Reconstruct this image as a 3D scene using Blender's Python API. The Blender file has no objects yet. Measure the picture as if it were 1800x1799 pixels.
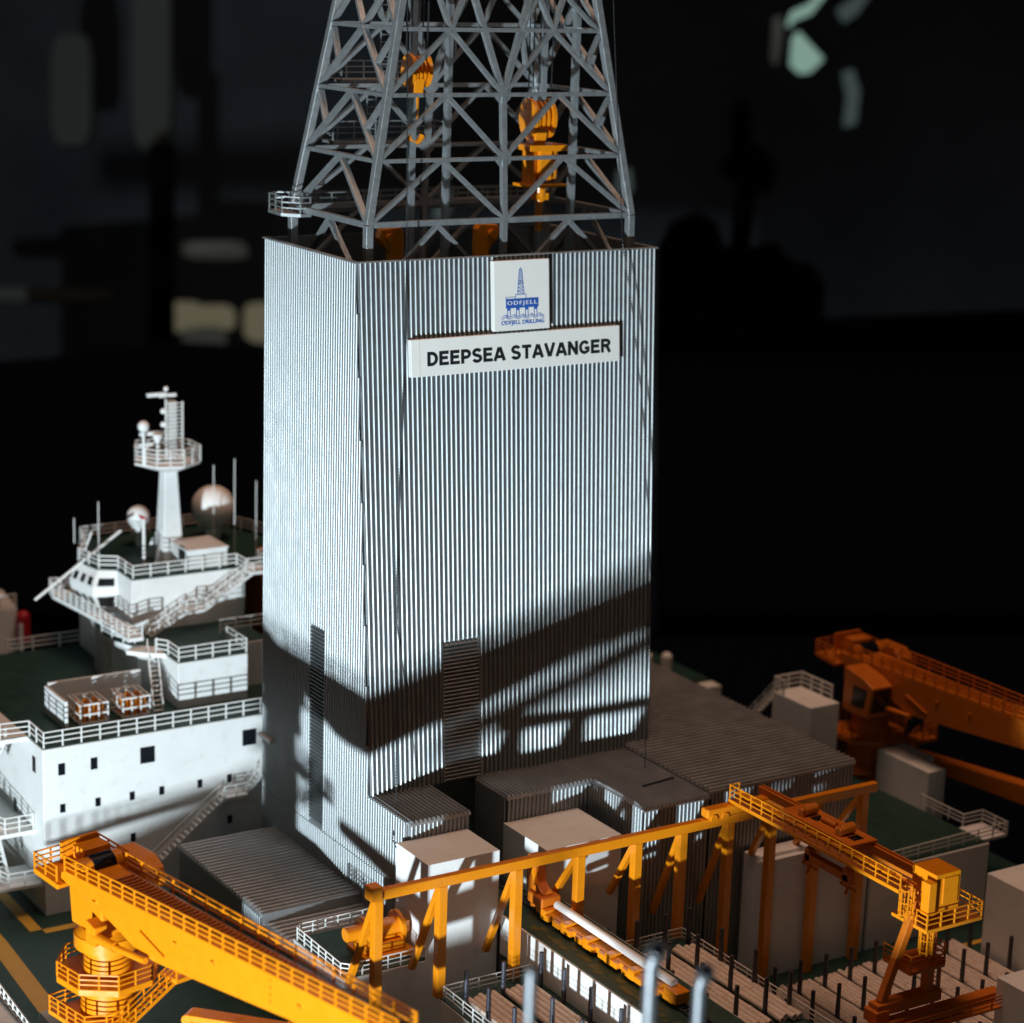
import bpy, math, random
from mathutils import Vector, Matrix, noise
random.seed(7)
scene = bpy.context.scene
COL = scene.collection
R = math.radians

# ------------------------------------------------------------ camera
cam_d = bpy.data.cameras.new('camera')
cam = bpy.data.objects.new('camera', cam_d)
COL.objects.link(cam)
yaw, pitch, roll = R(57.5616), R(14.0515), R(1.8729)
F = Vector((math.cos(yaw)*math.cos(pitch), math.sin(yaw)*math.cos(pitch), -math.sin(pitch)))
r0 = Vector((math.sin(yaw), -math.cos(yaw), 0)); u0 = r0.cross(F)
RR = math.cos(roll)*r0 + math.sin(roll)*u0
UU = -math.sin(roll)*r0 + math.cos(roll)*u0
M = Matrix((RR, UU, -F)).transposed().to_4x4()
M.translation = Vector((-11.54, -21.4785, 3.3528))
cam.matrix_world = M
cam_d.sensor_width = 36.0
cam_d.lens = 3933/1800*36
cam_d.clip_start = 0.5
cam_d.clip_end = 400
cam_d.dof.use_dof = True
cam_d.dof.focus_distance = 24.2
cam_d.dof.aperture_fstop = (cam_d.lens/1000)/0.20
scene.camera = cam

# ------------------------------------------------------------ world (an almost dark room)
W = bpy.data.worlds.new('World'); scene.world = W; W.use_nodes = True
bg = W.node_tree.nodes['Background']
bg.inputs[0].default_value = (0.55, 0.62, 0.72, 1); bg.inputs[1].default_value = 0.0016

scene.view_settings.view_transform = 'Standard'
scene.view_settings.look = 'None'
scene.view_settings.exposure = 0.0
scene.view_settings.gamma = 1.0
scene.render.engine = 'CYCLES'
scene.cycles.use_denoising = True
scene.cycles.max_bounces = 6
scene.cycles.sample_clamp_indirect = 3.0
scene.unit_settings.system = 'METRIC'
scene.unit_settings.scale_length = 0.1

# ------------------------------------------------------------ lamps
def lamp(name, typ, loc, target, energy, color, **kw):
    l = bpy.data.lights.new(name, typ); l.energy = energy; l.color = color
    for k, v in kw.items(): setattr(l, k, v)
    o = bpy.data.objects.new(name, l); COL.objects.link(o)
    o.location = loc
    o.rotation_euler = (Vector(target)-Vector(loc)).to_track_quat('-Z', 'Y').to_euler()
    return o
# hard cool beam skimming up from below left
lamp('beam_lamp', 'SPOT', (-18.8, -15.8, -9.75), (0, 0, -4.5), 46000, (0.80, 0.93, 1.0),
     spot_size=R(70), spot_blend=0.2, shadow_soft_size=0.30)
# warm ceiling glow
lamp('ceiling_lamp', 'AREA', (2.5, -1, 26), (2, -2, -7), 4300, (1.0, 0.60, 0.41), shape='DISK', size=13)
# weak neutral fill added on the camera side in place of ambient light
lamp('camera_fill_lamp', 'AREA', (-20, -26, 9), (0, 0, -6), 330, (0.92, 0.95, 0.86), shape='DISK', size=15)

# ------------------------------------------------------------ materials
def mat(name, base, rough=0.5, metal=0.0, bump=0.0, bscale=60.0, var=0.0, vscale=6.0, coat=0.0, spec=0.5, emit=None, estr=0.0, layers=0.0, grime=None, gamt=0.0):
    m = bpy.data.materials.new(name); m.use_nodes = True
    nt = m.node_tree; N = nt.nodes; L = nt.links
    b = N['Principled BSDF']
    b.inputs['Base Color'].default_value = (*base, 1)
    b.inputs['Roughness'].default_value = rough
    b.inputs['Metallic'].default_value = metal
    b.inputs['Specular IOR Level'].default_value = spec
    if coat: b.inputs['Coat Weight'].default_value = coat; b.inputs['Coat Roughness'].default_value = 0.12
    if emit: b.inputs['Emission Color'].default_value = (*emit, 1); b.inputs['Emission Strength'].default_value = estr
    tc = N.new('ShaderNodeTexCoord'); last = None
    if var:
        n = N.new('ShaderNodeTexNoise'); n.inputs['Scale'].default_value = vscale; n.inputs['Detail'].default_value = 6; n.inputs['Roughness'].default_value = 0.65
        L.new(tc.outputs['Object'], n.inputs['Vector'])
        r = N.new('ShaderNodeMapRange'); r.inputs[1].default_value = 0.3; r.inputs[2].default_value = 0.7; r.inputs[3].default_value = 1-var; r.inputs[4].default_value = 1+var
        L.new(n.outputs['Fac'], r.inputs[0])
        mx = N.new('ShaderNodeMix'); mx.data_type = 'RGBA'; mx.blend_type = 'MULTIPLY'; mx.inputs['Factor'].default_value = 1
        mx.inputs['A'].default_value = (*base, 1); L.new(r.outputs[0], mx.inputs['B']); last = mx.outputs['Result']
        r2 = N.new('ShaderNodeMapRange'); r2.inputs[1].default_value = 0.3; r2.inputs[2].default_value = 0.7; r2.inputs[3].default_value = max(0.05, rough-0.08); r2.inputs[4].default_value = min(1, rough+0.08)
        L.new(n.outputs['Fac'], r2.inputs[0]); L.new(r2.outputs[0], b.inputs['Roughness'])
    if grime:
        n = N.new('ShaderNodeTexNoise'); n.inputs['Scale'].default_value = vscale*2.3; n.inputs['Detail'].default_value = 8
        L.new(tc.outputs['Object'], n.inputs['Vector'])
        r = N.new('ShaderNodeMapRange'); r.inputs[1].default_value = 0.56; r.inputs[2].default_value = 0.72; r.inputs[3].default_value = 0; r.inputs[4].default_value = gamt
        L.new(n.outputs['Fac'], r.inputs[0])
        mx = N.new('ShaderNodeMix'); mx.data_type = 'RGBA'
        L.new(r.outputs[0], mx.inputs['Factor'])
        if last: L.new(last, mx.inputs['A'])
        else: mx.inputs['A'].default_value = (*base, 1)
        mx.inputs['B'].default_value = (*grime, 1); last = mx.outputs['Result']
    if last: L.new(last, b.inputs['Base Color'])
    h = None
    if bump:
        n = N.new('ShaderNodeTexNoise'); n.inputs['Scale'].default_value = bscale; n.inputs['Detail'].default_value = 3
        L.new(tc.outputs['Object'], n.inputs['Vector']); h = n.outputs['Fac']
        bp = N.new('ShaderNodeBump'); bp.inputs['Strength'].default_value = bump; bp.inputs['Distance'].default_value = 0.01
        L.new(h, bp.inputs['Height']); L.new(bp.outputs['Normal'], b.inputs['Normal'])
        if layers:
            w = N.new('ShaderNodeTexWave'); w.wave_type = 'BANDS'; w.bands_direction = 'Z'; w.inputs['Scale'].default_value = layers; w.inputs['Distortion'].default_value = 1.5
            L.new(tc.outputs['Object'], w.inputs['Vector'])
            b2 = N.new('ShaderNodeBump'); b2.inputs['Strength'].default_value = 0.35; b2.inputs['Distance'].default_value = 0.008
            L.new(w.outputs['Fac'], b2.inputs['Height']); L.new(bp.outputs['Normal'], b2.inputs['Normal']); L.new(b2.outputs['Normal'], b.inputs['Normal'])
    return m
m_white = mat('white_paint', (0.76, 0.77, 0.76), 0.55, bump=0.12, bscale=90, var=0.035, vscale=3, grime=(0.45, 0.38, 0.30), gamt=0.22)
m_rail = mat('white_rail_paint', (0.74, 0.74, 0.72), 0.5)
m_sign = mat('sign_white', (0.80, 0.80, 0.77), 0.5, bump=0.05, bscale=40, var=0.02)
m_black = mat('black_lettering', (0.012, 0.014, 0.016), 0.5)
m_blue = mat('blue_print', (0.02, 0.10, 0.42), 0.5)
m_steel = mat('corrugated_grey', (0.35, 0.375, 0.385), 0.46, metal=0.88, bump=0.05, bscale=150, var=0.04, vscale=5)
m_steel2 = mat('roof_grey', (0.42, 0.44, 0.45), 0.42, metal=0.7, bump=0.1, bscale=120, var=0.10, vscale=4)
m_lattice = mat('lattice_grey', (0.42, 0.455, 0.47), 0.40, metal=0.70, bump=0.35, bscale=170, var=0.12, vscale=14)
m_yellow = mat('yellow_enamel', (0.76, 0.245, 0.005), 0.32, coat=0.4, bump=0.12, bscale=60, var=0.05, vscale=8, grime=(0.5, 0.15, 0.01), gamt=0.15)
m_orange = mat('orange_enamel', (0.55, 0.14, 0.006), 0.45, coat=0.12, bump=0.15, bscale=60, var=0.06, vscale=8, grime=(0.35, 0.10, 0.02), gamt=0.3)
m_green = mat('green_deck', (0.010, 0.045, 0.036), 0.55, bump=0.15, bscale=100, var=0.12, vscale=5)
m_line = mat('deck_line_yellow', (0.62, 0.36, 0.04), 0.55, var=0.08)
m_reflect = mat('deck_reflection_paint', (0.075, 0.075, 0.018), 0.6, var=0.2)  # yellowish reflections on the green deck, put into the colour
m_dark = mat('black_window', (0.006, 0.008, 0.012), 0.25)
m_post = mat('dark_post', (0.035, 0.036, 0.05), 0.4, bump=0.2, bscale=60)
m_pipe = mat('beige_pipe', (0.66, 0.56, 0.48), 0.5, bump=0.2, bscale=50, var=0.12, vscale=9, grime=(0.45, 0.24, 0.12), gamt=0.6)
m_silver = mat('silver_pipe', (0.10, 0.11, 0.12), 0.42, metal=0.5, bump=0.1, var=0.08)
m_chain = mat('chain_steel', (0.10, 0.11, 0.12), 0.35, metal=0.8)
m_red = mat('red_paint', (0.40, 0.008, 0.02), 0.5)
m_room = mat('room_dark', (0.004, 0.003, 0.004), 1.0, spec=0.0)
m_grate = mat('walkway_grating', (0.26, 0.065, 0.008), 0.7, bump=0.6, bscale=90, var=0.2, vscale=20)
m_whitepipe = mat('white_pipe_paint', (0.78, 0.76, 0.74), 0.4)
m_roomwall = mat('room_wall', (0.045, 0.052, 0.062), 1.0, spec=0.0, var=0.5, vscale=0.05)
m_pillar = mat('room_pillar', (0.055, 0.065, 0.055), 0.8, var=0.15, vscale=0.3)
m_glow = mat('lit_window', (0.1, 0.1, 0.08), 0.6, emit=(0.62, 0.56, 0.36), estr=0.15)
m_glow2 = mat('glint_emission', (0.1, 0.1, 0.1), 0.6, emit=(0.38, 0.62, 0.52), estr=0.5)  # emission stands in for reflections in the dark room
m_glow3 = mat('dim_glint_emission', (0.05, 0.05, 0.05), 0.6, emit=(0.30, 0.42, 0.44), estr=0.12)
m_glow4 = mat('dim_glow', (0.05, 0.05, 0.05), 0.6, emit=(0.45, 0.5, 0.42), estr=0.05)  # for shelf and window, and standing in for one reflected glint

m_faint = mat('faint_glow', (0.02,0.02,0.02), 0.8, emit=(0.5,0.55,0.62), estr=0.010)  # added faint emission for vague grey forms, no real light source
m_dome = mat('radome_white', (0.80, 0.80, 0.78), 0.85, spec=0.2)
# ------------------------------------------------------------ mesh helpers
V3 = Vector
class MB:
    def __init__(s): s.v = []; s.f = []
    def add(s, vs, fs):
        n = len(s.v); s.v += [tuple(v) for v in vs]; s.f += [tuple(i+n for i in f) for f in fs]; return s
    def box(s, x0, x1, y0, y1, z0, z1):
        return s.hexa([(x0,y0,z0),(x1,y0,z0),(x1,y1,z0),(x0,y1,z0),(x0,y0,z1),(x1,y0,z1),(x1,y1,z1),(x0,y1,z1)])
    def hexa(s, p):
        return s.add(p, [(3,2,1,0),(4,5,6,7),(0,1,5,4),(1,2,6,5),(2,3,7,6),(3,0,4,7)])
    def beam(s, p, q, w, h, up=(0,0,1)):
        p = V3(p); q = V3(q); d = (q-p)
        if d.length < 1e-6: return s
        d.normalize(); up = V3(up)
        if abs(d.dot(up)) > 0.995: up = V3((0,1,0))
        a = d.cross(up).normalized(); b = a.cross(d).normalized()
        a *= w/2; b *= h/2
        return s.hexa([p-a-b, p+a-b, q+a-b, q-a-b, p-a+b, p+a+b, q+a+b, q-a+b]) if False else s.add([p-a-b,p+a-b,p+a+b,p-a+b,q-a-b,q+a-b,q+a+b,q-a+b],[(0,1,2,3),(7,6,5,4),(1,0,4,5),(2,1,5,6),(3,2,6,7),(0,3,7,4)])
    def tube(s, pts, r, n=8, r1=None, cap=True):
        pts = [V3(p) for p in pts]; k = len(pts); rings = []
        d0 = (pts[1]-pts[0]).normalized()
        up = V3((0,0,1)) if abs(d0.z) < 0.9 else V3((1,0,0))
        for i, p in enumerate(pts):
            d = (pts[min(i+1,k-1)]-pts[max(i-1,0)]).normalized()
            a = d.cross(up).normalized(); b = a.cross(d)
            rr = r if r1 is None else r+(r1-r)*i/(k-1)
            rings.append([p+(a*math.cos(t)+b*math.sin(t))*rr for t in [2*math.pi*j/n for j in range(n)]])
        vs = [v for rg in rings for v in rg]
        fs = [(i*n+j, (i+1)*n+j, (i+1)*n+(j+1)%n, i*n+(j+1)%n) for i in range(k-1) for j in range(n)]
        if cap: fs += [tuple(range(n)), tuple((k-1)*n+j for j in reversed(range(n)))]
        return s.add(vs, fs)
    def prism(s, poly, z0, z1):   # poly in xy, extruded in z
        n = len(poly)
        vs = [(x,y,z0) for x,y in poly]+[(x,y,z1) for x,y in poly]
        return s.add(vs, [tuple(reversed(range(n))), tuple(range(n,2*n))]+[(i,(i+1)%n,(i+1)%n+n,i+n) for i in range(n)])
    def slab(s, pts, off):        # a 3D polygon given thickness along a vector
        n = len(pts); off = V3(off); a = [V3(p) for p in pts]
        vs = a+[p+off for p in a]
        return s.add(vs, [tuple(reversed(range(n))), tuple(range(n,2*n))]+[(i,(i+1)%n,(i+1)%n+n,i+n) for i in range(n)])
    def sphere(s, c, r, nu=20, nv=12, zs=1.0):
        c = V3(c); vs = [c+V3((0,0,r*zs))]
        for i in range(1, nv):
            t = math.pi*i/nv
            for j in range(nu):
                p = 2*math.pi*j/nu
                vs.append(c+V3((r*math.sin(t)*math.cos(p), r*math.sin(t)*math.sin(p), r*zs*math.cos(t))))
        vs.append(c-V3((0,0,r*zs))); fs = [(0,1+j,1+(j+1)%nu) for j in range(nu)]
        for i in range(nv-2):
            a = 1+i*nu
            fs += [(a+j, a+nu+j, a+nu+(j+1)%nu, a+(j+1)%nu) for j in range(nu)]
        e = len(vs)-1; a = 1+(nv-2)*nu
        fs += [(a+j, e, a+(j+1)%nu) for j in range(nu)]
        return s.add(vs, fs)
    def build(s, name, m, parent=None, smooth=False, bevel=0.0):
        me = bpy.data.meshes.new(name); me.from_pydata(s.v, [], s.f); me.validate(); me.update()
        import bmesh
        b = bmesh.new(); b.from_mesh(me); bmesh.ops.recalc_face_normals(b, faces=b.faces); b.to_mesh(me); b.free()
        o = bpy.data.objects.new(name, me); COL.objects.link(o); me.materials.append(m)
        if smooth:
            for p in me.polygons: p.use_smooth = True
            try: me.set_sharp_from_angle(angle=R(40))
            except Exception: pass
        if bevel:
            bv = o.modifiers.new('bevel', 'BEVEL'); bv.width = bevel; bv.segments = 2; bv.limit_method = 'ANGLE'
        if parent:
            o.parent = parent; o.matrix_parent_inverse = parent.matrix_basis.inverted()
        return o
def thing(name, label, cat, loc=(0,0,0), group=None):
    o = bpy.data.objects.new(name, None); COL.objects.link(o); o.location = loc
    o.empty_display_size = 0.1
    bpy.context.view_layer.update()
    o['label'] = label; o['category'] = cat
    if group: o['group'] = group
    return o
def tag(o, label, cat, group=None):
    o['label'] = label; o['category'] = cat
    if group: o['group'] = group
    return o
def kind(o, k): o['kind'] = k; return o
def clone(root, loc, label, group=None):
    c = root.copy(); COL.objects.link(c); c.location = loc; c['label'] = label
    if group: c['group'] = group
    for ch in root.children:
        d = ch.copy(); COL.objects.link(d); d.parent = c
        for g in ch.children:
            e = g.copy(); COL.objects.link(e); e.parent = d
    return c
def rail(mb, pts, h=0.155, n=3, sp=0.21, r=0.0065, up=(0,0,1)):
    up = V3(up)
    for a, b in zip(pts[:-1], pts[1:]):
        a = V3(a); b = V3(b)
        for i in range(n):
            z = up*(h*(i+1)/n+random.uniform(-.0008,.0008))
            mb.beam(a+z, b+z, r*2, r*2)
        k = max(1, round((b-a).length/sp))
        for j in range(k+(1 if b == V3(pts[-1]) else 0)):
            p = a+(b-a)*(j/k)
            mb.beam(p, p+up*(h+r), r*2.3, r*2.3)
    return mb
def stair(mb, p, q, w, wdir, n=None):     # p top, q bottom
    p = V3(p); q = V3(q); wd = V3(wdir).normalized()*w
    n = n or max(4, int((p-q).length/0.07))
    mb.beam(p, q, 0.012, 0.035); mb.beam(p+wd, q+wd, 0.012, 0.035)
    for i in range(n):
        c = p+(q-p)*((i+0.5)/n); mb.beam(c, c+wd, 0.035, 0.010)
    for o in (V3((0,0,0)), wd):
        for hh in (0.07, 0.14): mb.beam(p+o+V3((0,0,hh)), q+o+V3((0,0,hh)), 0.011, 0.011)
        for t in (0, 0.25, 0.5, 0.75, 1): c = p+o+(q-p)*t; mb.beam(c, c+V3((0,0,0.145)), 0.012, 0.012)
    return mb
def lerp(a, b, t): return a+(b-a)*t
def corr(mb, P, u0, u1, v0, v1, nrm, n, depth=0.026, duty=0.60, skip=(), base=True):
    """corrugated sheet on the patch P(u,v), ribs run along v"""
    nrm = V3(nrm)
    if base:
        mb.add([P(u0,v0), P(u1,v0), P(u1,v1), P(u0,v1), P(u0,v0)-nrm*0.03, P(u1,v0)-nrm*0.03, P(u1,v1)-nrm*0.03, P(u0,v1)-nrm*0.03],
               [(0,1,2,3),(7,6,5,4),(0,4,5,1),(1,5,6,2),(2,6,7,3),(3,7,4,0)])
    for i in range(n):
        a = lerp(u0, u1, (i+0.5-duty/2)/n); b = lerp(u0, u1, (i+0.5+duty/2)/n)
        segs = [(v0, v1)]
        for (su0, su1, sv0, sv1) in skip:
            if b > su0 and a < su1:
                ns = []
                for s0, s1 in segs:
                    if sv0 <= s0 and sv1 >= s1: continue
                    if sv1 <= s0 or sv0 >= s1: ns.append((s0, s1)); continue
                    if sv0 > s0: ns.append((s0, sv0))
                    if sv1 < s1: ns.append((sv1, s1))
                segs = ns
        for s0, s1 in segs:
            q = [P(a,s0), P(b,s0), P(b,s1), P(a,s1)]
            K = 6; vs = []
            for sv in (s0, s1):
                for j in range(K+1):
                    th = math.pi*j/K; uu = lerp(a, b, (1-math.cos(th))/2)
                    vs.append(P(uu, sv)+nrm*(depth*math.sin(th)**0.7-0.001))
            mb.add(vs, [(j,j+1,K+2+j,K+1+j) for j in range(K)]+[tuple(range(K+1)), tuple(range(2*K+1,K,-1))])
    return mb
def patch(o, U, V):
    o = V3(o); U = V3(U); V = V3(V)
    return lambda u, v: o+U*u+V*v

# ============================================================ THE SETTING
ZD = -8.3       # main deck level
kind(MB().prism([(-5.2,-9.5),(9.3,-9.5),(9.3,12),(-4.6,12),(-4.6,1.0),(-5.2,0.4)], ZD-0.5, ZD).build('ground', m_green), 'structure')
kind(MB().add([(-3.75,-2.5,ZD+.004),(-3.50,-2.5,ZD+.004),(-3.28,2.45,ZD+.004),(-3.50,2.45,ZD+.004),(-3.28,2.45,ZD+.004),(-3.5,2.45,ZD+.004),(-3.55,7.5,ZD+.004),(-3.25,7.5,ZD+.004)],[(0,1,2,3),(5,4,7,6)]).build('road_markings', m_line), 'structure')
kind(MB().add([(-2.95,2.55,ZD+.008),(-2.80,2.55,ZD+.008),(-2.80,7.5,ZD+.008),(-2.95,7.5,ZD+.008),(-2.80,2.55,ZD+.008),(-2.80,2.42,ZD+.008),(-2.2,2.42,ZD+.008),(-2.2,2.55,ZD+.008),(-3.5,-2.2,ZD+.012),(-3.35,-2.2,ZD+.012),(-2.9,-3.2,ZD+.012),(-3.1,-3.2,ZD+.012)],[(0,1,2,3),(4,5,6,7),(8,9,10,11)]).build('road_markings', m_line), 'structure')
kind(MB().box(2.9, 9.0, -3.16, -3.08, ZD, ZD+.004).build('road_markings', m_line), 'structure')

# unseen dark blocker added in front of the model: its outline shapes the beam's shade
SRC = V3((-18.8,-15.8,-9.75))
prof_ = [(20,9.6),(23.2,9.6),(23.25,7.55),(25.8,7.55),(25.85,9.3),(28.9,9.2),(29.0,6.1),(31.0,5.95),(33.6,5.85),(34.5,6.3),(36.5,6.4),(40,5.9),(43.6,5.7),(44.4,6.35),(46,5.7),(48,5.1),(52,4.2)]
beam_blocker = MB()
for (a0,e0),(a1,e1) in zip(prof_[:-1],prof_[1:]):
    if a1-a0 < .15: continue
    def q_(a,e,dd): return SRC+V3((math.cos(R(a)),math.sin(R(a)),math.tan(R(e))))*dd
    dd = 15.6
    beam_blocker.hexa([q_(a0,1.5,dd),q_(a1,1.5,dd),q_(a1,1.5,dd+.1),q_(a0,1.5,dd+.1),q_(a0,e0,dd),q_(a1,e1,dd),q_(a1,e1,dd+.1),q_(a0,e0,dd+.1)])
for (a0,e0),(a1,e1),hw_ in (((37.9,9.55),(35.2,10.1),.46),((35.2,10.1),(33.2,10.65),.50),((31.1,7.68),(28.0,7.70),.30),((30.3,7.95),(27.0,8.0),.36),((36.9,7.6),(36.4,9.9),.0)):  # added slanted bars that cast shade bands on tower, sheds and gantry
    if hw_: beam_blocker.hexa([q_(a0,e0-hw_,dd),q_(a1,e1-hw_,dd),q_(a1,e1-hw_,dd+.1),q_(a0,e0-hw_,dd+.1),q_(a0,e0+hw_,dd),q_(a1,e1+hw_*.8,dd),q_(a1,e1+hw_*.8,dd+.1),q_(a0,e0+hw_,dd+.1)])
for a_ in (33.25,): beam_blocker.hexa([q_(a_-.15,5.7,dd),q_(a_+.1,5.7,dd),q_(a_+.1,5.7,dd+.1),q_(a_-.15,5.7,dd+.1),q_(a_-.1,10.9,dd),q_(a_+.1,10.9,dd),q_(a_+.1,10.9,dd+.1),q_(a_-.1,10.9,dd+.1)])
kind(beam_blocker.build('wall', m_room), 'structure')  # out-of-view blocker added for the beam, no part of the room

# ============================================================ DRILL TOWER ENCLOSURE
LX = lambda t: 4.0-0.115*t
tower = thing('drill_tower', 'tall grey corrugated tower with louvres, open at the top, in the middle of the rig', 'tower', (2,1,-8.3))
def Pf(u, v): return V3((u*(4.0-0.113*v), -0.504*v, -6.02*v))
nf = V3((0,-1,0.0837)).normalized()
fb = MB(); corr(fb, Pf, 0.0, 1.0, 0.0, 1.0, nf, 64, depth=.038, duty=.54, skip=[(0.247,0.378,0.724,1.01)])
fb.build('front_wall', m_steel, tower, smooth=True)
lv = MB()
for i in range(36):
    t = 0.727+0.272*(i+0.5)/36
    lv.beam(Pf(0.251,t)+nf*0.012, Pf(0.3745,t)+nf*0.012, 0.030, 0.019, up=(0,-0.6,1))
lv.build('louvre', m_steel, tower)
fr = MB()
for u in (0.249, 0.377): fr.beam(Pf(u,0.724)+nf*0.015, Pf(u,0.999)+nf*0.015, 0.018, 0.035, up=(0,-1,0))
fr.build('louvre_frame', m_steel, tower)
# side wall facing the light: lies in x = 0, its near edge follows the lean of the front wall
sb = MB(); nx = V3((-1,0,0))
sb.slab([(0,2.26,0),(0,0,0),(0,-0.504,-6.02),(0,-1.36,-6.03),(-0.0,-1.36,-8.3),(0,2.26,-8.3)], (0.03,0,0))
n = 62
for i in range(n):
    y = 2.26-(i+0.5)*(3.62/n); hw = 3.62/n*0.17
    zt = 0.0 if y >= 0 else (y/0.504*6.02 if y > -0.504 else -6.03)
    wob = 0.02*math.sin(i*1.7)
    segs = [(zt, -6.84), (-6.852, -8.29)]
    if 0.60 < y < 1.0: segs = [(zt, -4.36), (-6.852, -8.29)]
    for a, b in segs:
        d = 0.028; K = 6; hr = 3.62/n*0.27; vs = []
        for zz0 in (a, b):
            for q in range(K+1):
                th = math.pi*q/K; vs.append((0.001-d*math.sin(th)**0.7, y-hr*math.cos(th), zz0))
        sb.add(vs, [(q,q+1,K+2+q,K+1+q) for q in range(K)]+[tuple(range(K+1)), tuple(range(2*K+1,K,-1))])
sb.build('side_wall', m_steel, tower, smooth=True)
lv = MB()
for i in range(50):
    z = -4.39-(2.40)*(i+0.5)/50
    lv.beam((-0.010,0.63,z), (-0.010,0.98,z), 0.026, 0.02, up=(-0.7,0,1))
lv.build('louvre', m_steel, tower)
corr(MB(), lambda u,v: V3((4.0-0.113*v, u, -7.2*v)), -0.02, 2.26, 0, 1, (1,0,0), 42).build('side_wall', m_steel, tower)
corr(MB(), lambda u,v: V3((u, 2.26, -7.2*v)), 0, 4.0, 0, 1, (0,1,0), 73).build('back_wall', m_steel, tower)
rb = MB()
rb.box(-0.028,4.02,-0.034,0.025,-0.004,0.012).box(-0.028,4.02,2.235,2.29,-0.004,0.012).box(-0.028,0.03,0.025,2.235,-0.004,0.012).box(3.97,4.02,0.025,2.235,-0.004,0.012)
rb.build('rim', m_steel2, tower)
MB().box(-0.075,0.0,1.93,2.27,-6.165,-6.125).build('ledge', m_white, tower)
MB().box(0.05,3.95,0.02,2.2,-1.2,-1.1).build('inner_floor', m_room, tower)

# ---- boards on the tower
def wp(x, z, off=0.0): return V3((x, 0.0837*z-off, z))
SLOPE = math.atan(0.0837)
def wall_text(body, x0, x1, zb, hgt, off, m, name, parent, bold=0.0, space=1.0):
    c = bpy.data.curves.new(name, 'FONT'); c.body = body; c.size = 1; c.extrude = 0.004; c.offset = bold; c.space_character = space
    o = bpy.data.objects.new(name, c); COL.objects.link(o); c.materials.append(m)
    bpy.context.view_layer.update()
    d = o.dimensions.copy(); xs = [v[0] for v in o.bound_box]; ys = [v[1] for v in o.bound_box]
    sx = (x1-x0)/(max(xs)-min(xs)); sy = hgt/(max(ys)-min(ys))
    o.scale = (sx, sy, 1)
    o.rotation_euler = (R(90)-SLOPE if False else R(90)+0, 0, 0)
    # tilt so that the text lies in the leaning wall plane
    ez = nf; ex = V3((1,0,0)); ey = ez.cross(ex)
    Mx = Matrix((ex, ey, ez)).transposed().to_4x4()
    base = wp(x0, zb, off) - ex*min(xs)*sx - ey*min(ys)*sy
    Mx.translation = base
    o.matrix_world = Mx @ Matrix.Diagonal((sx, sy, 1, 1))
    bpy.context.view_layer.update()
    mw = o.matrix_world.copy()
    me = bpy.data.meshes.new_from_object(o.evaluated_get(bpy.context.evaluated_depsgraph_get()))
    o2 = bpy.data.objects.new(name, me); COL.objects.link(o2); bpy.data.objects.remove(o)
    o2.parent = parent; o2.matrix_parent_inverse = parent.matrix_basis.inverted(); o2.matrix_basis = mw
    return o2
def board(x0, x1, z0, z1, front=0.1, th=0.075):
    return MB().slab([wp(x0,z0,front), wp(x1,z0,front), wp(x1,z1,front), wp(x0,z1,front)], -nf*th)
s1 = thing('name_board', 'long white name board lettered in black capitals across the tower front', 'sign', wp(2,-1.07))
board(0.603, 3.410, -1.278, -0.862).build('panel', m_sign, s1, bevel=0.004)
MB().slab([wp(0.705,-1.274,.1015),wp(0.710,-1.274,.1015),wp(0.710,-0.866,.1015),wp(0.705,-0.866,.1015)], nf*0.001).build('panel_joint', m_pipe, s1)
def arc(cx, cy, rx, ry, a0, a1, n=9): return [(cx+rx*math.cos(R(a0+(a1-a0)*i/n)), cy+ry*math.sin(R(a0+(a1-a0)*i/n))) for i in range(n+1)]
SW = 0.225; q_ = SW/2
GL = {'D': (.74, [[(q_,0),(q_,1)], [(q_*1.2,1-q_),(.30,1-q_)]+arc(.30,.5,.34,.5-q_,90,-90)+[(q_*1.2,q_)]]),
 'E': (.68, [[(q_,0),(q_,1)], [(q_,1-q_),(.66,1-q_)], [(q_,.52),(.61,.52)], [(q_,q_),(.68,q_)]]),
 'P': (.70, [[(q_,0),(q_,1)], [(q_,1-q_),(.36,1-q_)]+arc(.36,.66,.24,.34-q_,90,-90)+[(q_,.42)]]),
 'R': (.76, [[(q_,0),(q_,1)], [(q_,1-q_),(.38,1-q_)]+arc(.38,.70,.24,.30-q_,90,-90)+[(q_,.50)], [(.36,.46),(.50,.36),(.66,0)]]),
 'S': (.70, [arc(.35,.71,.24,.20,20,90,5)[0:]+arc(.35,.71,.24,.20,90,230,8)[1:]+[(.50,.45)]+arc(.35,.29,.25,.20,50,-90,8)+arc(.35,.29,.25,.20,-90,-165,5)[1:]]),
 'A': (.80, [[(.06,-.0),(.37,.96)], [(.74,-.0),(.43,.96)], [(.20,.29),(.62,.29)]]),
 'V': (.76, [[(.07,1),(.36,.04)], [(.69,1),(.40,.04)]]),
 'T': (.68, [[(0,1-q_),(.68,1-q_)], [(.34,1),(.34,0)]]),
 'N': (.76, [[(q_,0),(q_,1)], [(.76-q_,0),(.76-q_,1)], [(q_,.93),(.76-q_,.07)]]),
 'G': (.80, [arc(.41,.5,.31,.5-q_,38,300,16)+[(.68,.20),(.68,.44)], [(.43,.43),(.78,.43)]])}
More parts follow.
